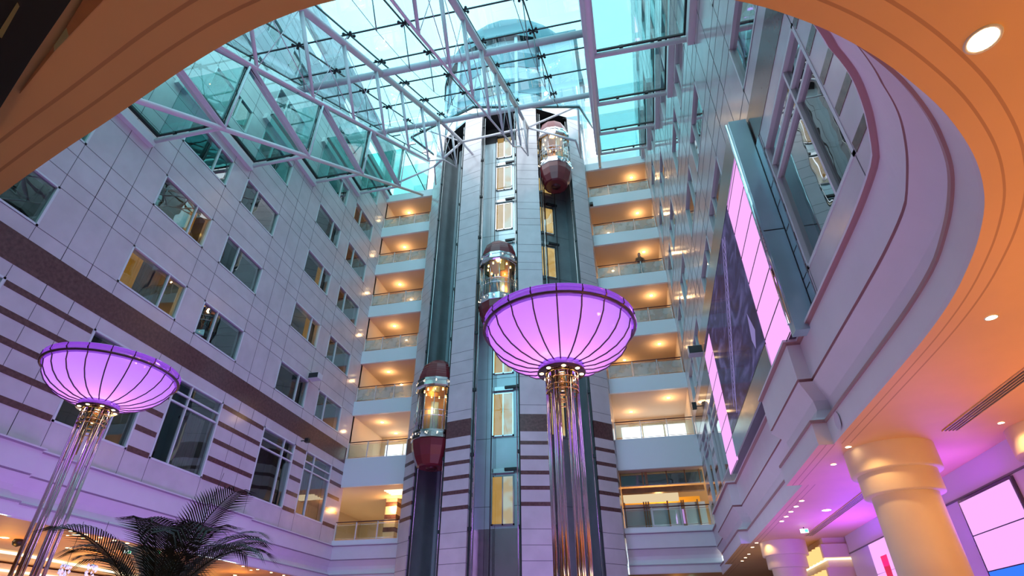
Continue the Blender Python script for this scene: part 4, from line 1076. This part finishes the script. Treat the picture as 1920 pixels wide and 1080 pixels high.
# exit signs
def exit_sign(x, y, z, rz, label):
    t = thing('exit_sign', label, 'sign', (0,0,0))
    mb = MB(); mb.box(-.16,.16,-.012,.012,-.13,0.03); mb.build('sign_panel', 'exit_white', t)
    g = MB(); g.box(.02,.15,-.016,-.012,-.11,.01); g.build('green_field', 'exit_green', t)
    g = MB(); g.lathe([(.001,-.016),(.012,-.012),(.001,.0)], 8, (-.06,-.018)); g.beam((-.06,-.016,-.02),(-.05,-.016,-.07), .02, .004); g.beam((-.05,-.016,-.07),(-.09,-.016,-.11), .014, .004); g.beam((-.05,-.016,-.07),(-.02,-.016,-.10), .014, .004)
    g.build('running_figure', 'exit_green', t)
    m_ = MB(); m_.box(-.02,.02,-.01,.01,.03,.10); m_.build('hanger', 'dark', t)
    t.location = (x,y,z); t.rotation_euler = (0,0,rz); t.scale = (.62,.62,.62)
exit_sign(4.30, 17.3, 2.70, R(-12), 'small bright green and white exit sign on the right lobby ceiling')
exit_sign(-16.9, 17.2, 2.87, R(48), 'green exit sign under the left ceiling, left one behind the palm')
exit_sign(-16.0, 17.5, 2.87, R(48), 'green exit sign under the left ceiling, right one behind the palm')
exit_sign(2.1, 30.4, 2.83, R(0), 'small green exit sign below the right gallery ledge')

# ------------------------------------------------------------------ recessed downlights
def downlight(r_):
    t = thing('downlight', 'x', 'light', (0,0,0))
    mb = MB(); mb.lathe([(r_*1.25,-.002),(r_*1.2,-.008),(r_,-.006),(r_,.0)], 20); mb.build('trim_ring', 'frame_white', t)
    mb = MB(); mb.disc(r_*.98,-.004,20,down=True); mb.build('lens', 'lamp_warm', t)
    return t
big = downlight(.075); big.location = (2.16,2.30,2.798); big['label'] = 'large bright downlight in the orange ceiling, upper right corner'; big['group'] = 'ceiling downlights'
light('downlight_beam', 'SPOT', (2.16,2.30,2.77), 60, (1,.55,.18), .05, target=(2.16,2.30,0), spot=120)
DL = [(3.72,5.75,.05,'downlight in the orange ceiling right of the ledge bend'),(3.52,10.05,.045,'downlight just left of the big cream column'),(3.55,11.1,.045,'downlight behind the big cream column, second along the ledge'),
      (5.41,9.3,.04,'downlight between the vent and the right edge column'),(4.42,15.3,.10,'wide bright downlight in the purple ceiling beside the vent')]
for i in range(5): DL.append((3.62,14.1+.6*i,.05,'downlight in the purple row of five, %s from the near end' % ORD[i]))
for i in range(3): DL.append((3.6,22.5+.9*i,.05,'downlight beyond the far column, %s of three along the ledge' % ORD[i]))
DL += [(3.5,20.0,.05,'downlight in front of the far column capital'),(3.5,20.9,.05,'downlight left of the far column')]
small = downlight(.05); first = True
for x, y, r_, lab in DL:
    if first: o = small; o.location = (x,y,2.798); o['label'] = lab; o['group'] = 'ceiling downlights'; first = False
    else: o = dup(small, (x,y,2.798), 0, lab, 'ceiling downlights'); 
    s = r_/.05; o.scale = (s,s,1)
for x, y, p in ((3.72,5.75,35),(3.50,9.62,20),(3.4,10.9,6),(5.41,9.3,25),(3.62,19.6,14),(4.42,15.3,8),(3.6,23,40)):
    light('downlight_beam', 'SPOT', (x,y,2.77), p, (1,.60,.22), .05, target=(x,y,0), spot=130)
LL = [(-19.02,14.64,.11,'large downlight under the left ceiling, leftmost'),(-16.45,14.64,.13,'large downlight under the left ceiling, above the chandelier'),(-18.85,16.75,.10,'large downlight lower down, just above the chandelier')]
for i in range(6): LL.append((-15.98-.02*i,13.66+.545*i,.055,'small downlight in the row of six below the left ledge, %s from the left' % ORD[i]))
for i in range(3): LL.append((-16.85,14.77+.53*i,.04,'tiny downlight behind the left ledge row, %s from the left' % ORD[i]))
for i in range(4): LL.append((-16.0-.05*i,22.4+1.1*i,.055,'small downlight below the far left ledge, %s from the palm' % ORD[i]))
LL += [(-16.6,23.63,.05,'downlight behind the palm tip, nearer to the wall'),(-18.4,25.1,.08,'wide downlight low behind the palm tip')]
for x, y, r_, lab in LL:
    o = dup(small, (x-.15 if x > -16.2 else x, y, 2.966), 0, lab, 'ceiling downlights'); s = r_/.05; o.scale = (s,s,1)
for x, y, p in ((-19,14.6,160),(-16.6,15.2,110),(-18.8,18,160),(-17.5,24,160),(-22,20,260),(-21,27,200),(-14,33,100),(1.5,32,100)):
    light('downlight_beam', 'POINT', (x,y,2.2), p*.17, (1,.42,.07), .1)
# gallery downlights with their own light
for side, pts in (('left', ((-14.75,30.6),(-14.7,32.7))), ('right', ((2.42,30.45),(.3,32.2)))):
    for k in range(1, 7):
        zc_ = SLABS[k][0]
        for j, (x, y) in enumerate(pts):
            o = dup(small, (x,y,zc_+.015), 0, 'warm %s downlight %s the tower, below the balcony %s' % ('front' if j == 0 else 'rear', 'left of' if side == 'left' else 'right of', PLACE[k]), 'gallery downlights'); o.scale = (1.7,1.7,1)
            light('gallery_light', 'POINT', (x, y, zc_-.38), 17 if j == 0 else 12, (1,.58,.26), .06)
light('gallery_light', 'POINT', (-14,32,7.1), 60, (1,.52,.18), .1); light('gallery_light', 'POINT', (1.2,32.5,6.3), 70, (1,.52,.18), .1)

# ------------------------------------------------------------------ left lobby: bright bar wall, chandelier, palm
t = thing('bar_wall', 'brightly lit cream bar wall with glowing bands under the left ceiling', 'wall unit', (-23,19,-1.5))
mb = MB(); mb.box(-24.5,-24,14,27,-1.5,2.9); mb.build('back_panel', 'cream', t)
for z0, z1, m_ in ((2.62,2.70,'light_slot'),(1.75,2.2,'light_bright'),(1.1,1.5,'light_amber'),(.4,.8,'light_amber')):
    mb = MB(); mb.box(-23.95,-23.9,14,27,z0,z1); mb.build('light_band', m_, t)
t = thing('light_pillar', 'glowing amber fluted pillar at the lower left corner', 'pillar', (-19.6,15.1,-1.5))
mb = MB(); mb.box(-20.6,-19.6,14.6,16.1,-1.5,2.05); mb.build('core', 'cream', t)
for k in range(3):
    for i in range(4):
        mb = MB(); mb.lathe([(.001,1.45-k*.7),(.17,1.45-k*.7),(.17,1.95-k*.7),(.001,1.95-k*.7)], 14, (-19.62,14.75+i*.4)); mb.build('scallop', 'light_amber', t)
mb = MB(); pts = [(-21.4,14.2,2.9),(-21.3,17,2.9),(-21.8,20,2.9),(-22.6,24,2.9)]; mb.path(pts, .05, 6); o = mb.build('cove_strip', 'light_slot', None, (-21.4,17,2.9)); tag(o, 'curved glowing cove strip in the lower left ceiling', 'light')
def pendant(x, y, z, label):
    t = thing('crystal_pendant', label, 'pendant lamp', (x,y,z)); mb = MB(); rnd = random.Random(int(x*100))
    for i in range(46):
        h = rnd.random()*.95; a_ = rnd.random()*6.28; r_ = .14*(.4+rnd.random()*.6); s = .022+rnd.random()*.02
        mb.lathe([(.001,z-h-s*1.5),(s,z-h),(.001,z-h+s*1.5)], 6, (x+r_*math.cos(a_), y+r_*math.sin(a_)), smooth=False)
    mb.build('crystals', 'crystal', t); t.children[0]['kind'] = 'stuff'
    mb = MB(); mb.tube((x,y,z-.2),(x,y,2.96), .006, n=5); mb.build('cord', 'dark', t)
    mb = MB(); mb.lathe([(.05,z),(.10,z-.03),(.05,z-.06)], 12, (x,y)); mb.build('crown', 'chrome', t)
pendant(-14.6,13.1,1.92,'left crystal pendant cluster beside the lamp column')
pendant(-13.95,13.25,1.92,'middle crystal pendant cluster beside the lamp column')
pendant(-13.2,13.7,1.62,'right and lowest crystal pendant cluster, nearest the palm')
mb = MB(); mb.lathe([(.001,2.75),(.12,2.8),(.15,2.9),(.12,2.97)], 16, (-18.9,15.0)); o = mb.build('ceiling_speaker', 'dark', None, (-18.9,15,2.75)); tag(o, 'black round speaker hanging under the left ceiling', 'speaker')

palm = thing('potted_palm', 'dark feathery potted palm in front of the left wall', 'palm', (-4.62,5.2,-1.5))
px, py = -4.62, 5.2
mb = MB(); mb.lathe([(.02,-1.5),(.24,-1.5),(.32,-1.0),(.33,-.95),(.29,-.95),(.02,-.97)], 28, (px,py)); mb.build('pot', 'pot', palm)
for i in range(5):
    a_ = i*1.26; mb = MB(); mb.path([(px+.05*math.cos(a_),py+.05*math.sin(a_),-1.0),(px+.09*math.cos(a_),py+.09*math.sin(a_),-.4),(px+.12*math.cos(a_),py+.12*math.sin(a_),.15)], [.03,.025,.018], 7); mb.build('stem', 'trunk', palm)
def frond(ang, L_, tilt, droop, z0=.1, lw=.013):
    mb = MB(); n = 26; base = Vector((px+.1*math.cos(ang), py+.1*math.sin(ang), z0)); pts = []; p = base.copy(); el = tilt
    dirh = Vector((math.cos(ang), math.sin(ang), 0))
    for i in range(n+1):
        pts.append(p.copy()); p = p + (dirh*math.cos(el) + Vector((0,0,1))*math.sin(el))*(L_/n); el -= droop/n*(1+1.2*i/n)
    mb.path(pts, [.009*(1-.75*i/n)+.001 for i in range(n+1)], 5)
    side = dirh.cross(Vector((0,0,1)))
    for i in range(6, n):
        t_ = (pts[i+1]-pts[i]).normalized(); up_ = side.cross(t_)
        ll = .46*math.sin(PI*min(1, (i-3)/(n-2)))**.7*(L_/1.4)+.05
        for s in (-1, 1):
            for q in (0, .5):
                b0 = pts[i].lerp(pts[i+1], q); d = (t_*.75 + side*s*.75 + up_*.22).normalized()
                mid = b0 + d*ll*.55 + Vector((0,0,-.02)); tip = b0 + d*ll + Vector((0,0,-.10-.12*ll)) + t_*.05
                w = (t_*.7 - side*s*.3).normalized()*lw
                mb.face([b0-w*.4, b0+w*.4, mid+w*.5, mid-w*.5]); mb.face([mid-w*.5, mid+w*.5, tip])
    mb.build('frond', 'leaf', palm)
rnd = random.Random(3)
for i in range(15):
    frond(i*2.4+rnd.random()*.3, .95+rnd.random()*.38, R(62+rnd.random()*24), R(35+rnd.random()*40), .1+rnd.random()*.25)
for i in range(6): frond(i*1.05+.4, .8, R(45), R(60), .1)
mb = MB(); mb.tube((px+.12,py,.3),(px+.30,py+.1,1.62), .008, .002, 5); mb.build('new_spear', 'leaf', palm)

# ------------------------------------------------------------------ dark mirror panel at the top left corner of the low ceiling
t = thing('ceiling_canopy', 'black glossy ceiling canopy with gold edging in the upper left corner', 'canopy', (-2.9,1.0,2.66))
mb = MB(); P = [(-3.95,1.73),(-3.41,1.47),(-2.92,1.235),(-2.43,1.01),(-2.0,.80),(-1.5,.4),(-1.6,-1.8),(-5.5,-1.8),(-5.5,2.3)]
mb.prism(P, 2.69, 2.70); mb.build('canopy_panel', 'dark', t)
mb = MB(); mb.prism([(-3.33,1.30),(-3.15,1.22),(-3.14,1.20),(-3.34,1.27)], 2.684, 2.69); mb.build('gold_inlay', 'brass', t)
mb = MB(); mb.prism([(-2.95,1.10),(-2.70,.98),(-2.69,.96),(-2.96,1.08)], 2.684, 2.69); mb.build('gold_inlay', 'brass', t)
t = thing('gold_strip', 'thin gold and brown metal strip across the upper left ceiling', 'trim strip', (-2.8,1.25,2.75))
mb = MB(); mb.prism([(-3.30,1.455),(-2.86,1.27),(-2.83,1.24),(-3.30,1.450)], 2.788, 2.797); mb.build('dark_end', 'wood', t)
mb = MB(); mb.prism([(-2.86,1.27),(-2.70,1.21),(-2.67,1.165),(-2.83,1.24)], 2.788, 2.797); mb.build('gold_piece', 'brass', t)
mb = MB(); mb.prism([(-2.70,1.21),(-2.22,1.03),(-2.28,.97),(-2.67,1.165)], 2.788, 2.797); mb.build('dark_piece', 'wood', t)
light('added_ceiling_wash', 'POINT', (3.3, 1.0, .9), 48, (1,.36,.04), .3)  # added point lamps out of view, warm the low ceiling to orange
light('added_ceiling_wash', 'POINT', (4.6, 3.6, .9), 75, (1,.36,.04), .3)
light('added_ceiling_wash', 'POINT', (5.4, 7.2, .8), 75, (1,.36,.04), .3)
light('added_ceiling_wash', 'POINT', (-3.2, .4, .6), 9, (1,.46,.12), .3)
light('added_column_wash', 'SPOT', (3.3, 8.4, 1.2), 12, (1,.60,.28), .1, target=(4.22,10.4,2.2), spot=70)  # added spot with no fixture, brightens the big column

# bodies added to carry the added wash lights, all out of view
for x, y, z, lab in ((3.3,1.0,.9,'added unseen light stand right beside the viewer'),(4.6,3.6,.9,'added unseen light stand under the orange ceiling, right of the ledge bend'),(5.4,7.2,.8,'added unseen light stand nearest the right edge column'),(-3.2,.4,.6,'added unseen light stand left of the viewer')):
    t = thing('added_wash_stand', lab, 'lamp', (x,y,-1.5), group='added unseen light stands in the lobby')
    mb = MB(); mb.lathe([(.02,-1.5),(.16,-1.5),(.16,-1.47),(.02,-1.45)], 20, (x,y)); mb.build('base', 'brass', t)
    mb = MB(); mb.tube((x,y,-1.46),(x,y,z-.42), .018, n=8); mb.build('pole', 'brass', t)
    mb = MB(); mb.lathe([(.02,z-.43),(.10,z-.41),(.16,z-.35)], 24, (x,y)); mb.build('lamp_shade', 'brass', t)
for x, y, sx, sy, lab in ((-11.5,13,1.2,7,'added long violet light trough before the near left wall, unseen'),(-10.5,22,1.2,6,'added long violet light trough before the far left wall, unseen'),(-4.0,22.5,1.2,3,'added short violet light trough before the lift tower, unseen'),(-1.5,16.5,1.2,7,'added long pale light trough facing the right ledge, unseen'),(-.6,7.5,1.0,3,'added short pale light trough facing the ledge bend, unseen')):
    t = thing('added_wash_trough', lab, 'light', (x,y,-1.5), group='added unseen light troughs in the court')
    mb = MB(); mb.box(x-.25,x+.25,y-sy/2,y+sy/2,-1.5,-1.46); mb.build('trough', 'dark', t)
    mb = MB(); mb.box(x-.2,x+.2,y-sy/2+.1,y+sy/2-.1,-1.46,-1.45); mb.build('lens', 'added_wash_lens', t)
# ------------------------------------------------------------------ loudspeaker roundel on the right ledge
mb = MB(); mb.lathe([(.001,0),(.11,.0),(.13,.008)], 24, (0,0)); 
o = mb.build('wall_speaker', 'lilac_wall'); o.rotation_euler = (0, R(-90), 0); o.location = (3.235, 9.30, 3.0); tag(o, 'small flush round speaker in the lilac ledge above the big column', 'speaker')

# lift everything to its real height above the floor
for o in list(SC.objects):
    if o.parent is None and o.type in ('MESH', 'EMPTY') and not o.get('fixed'):
        o.location.z += H
for o in SC.objects:
    for k in ('org', 'fixed'):
        if k in o: del o[k]
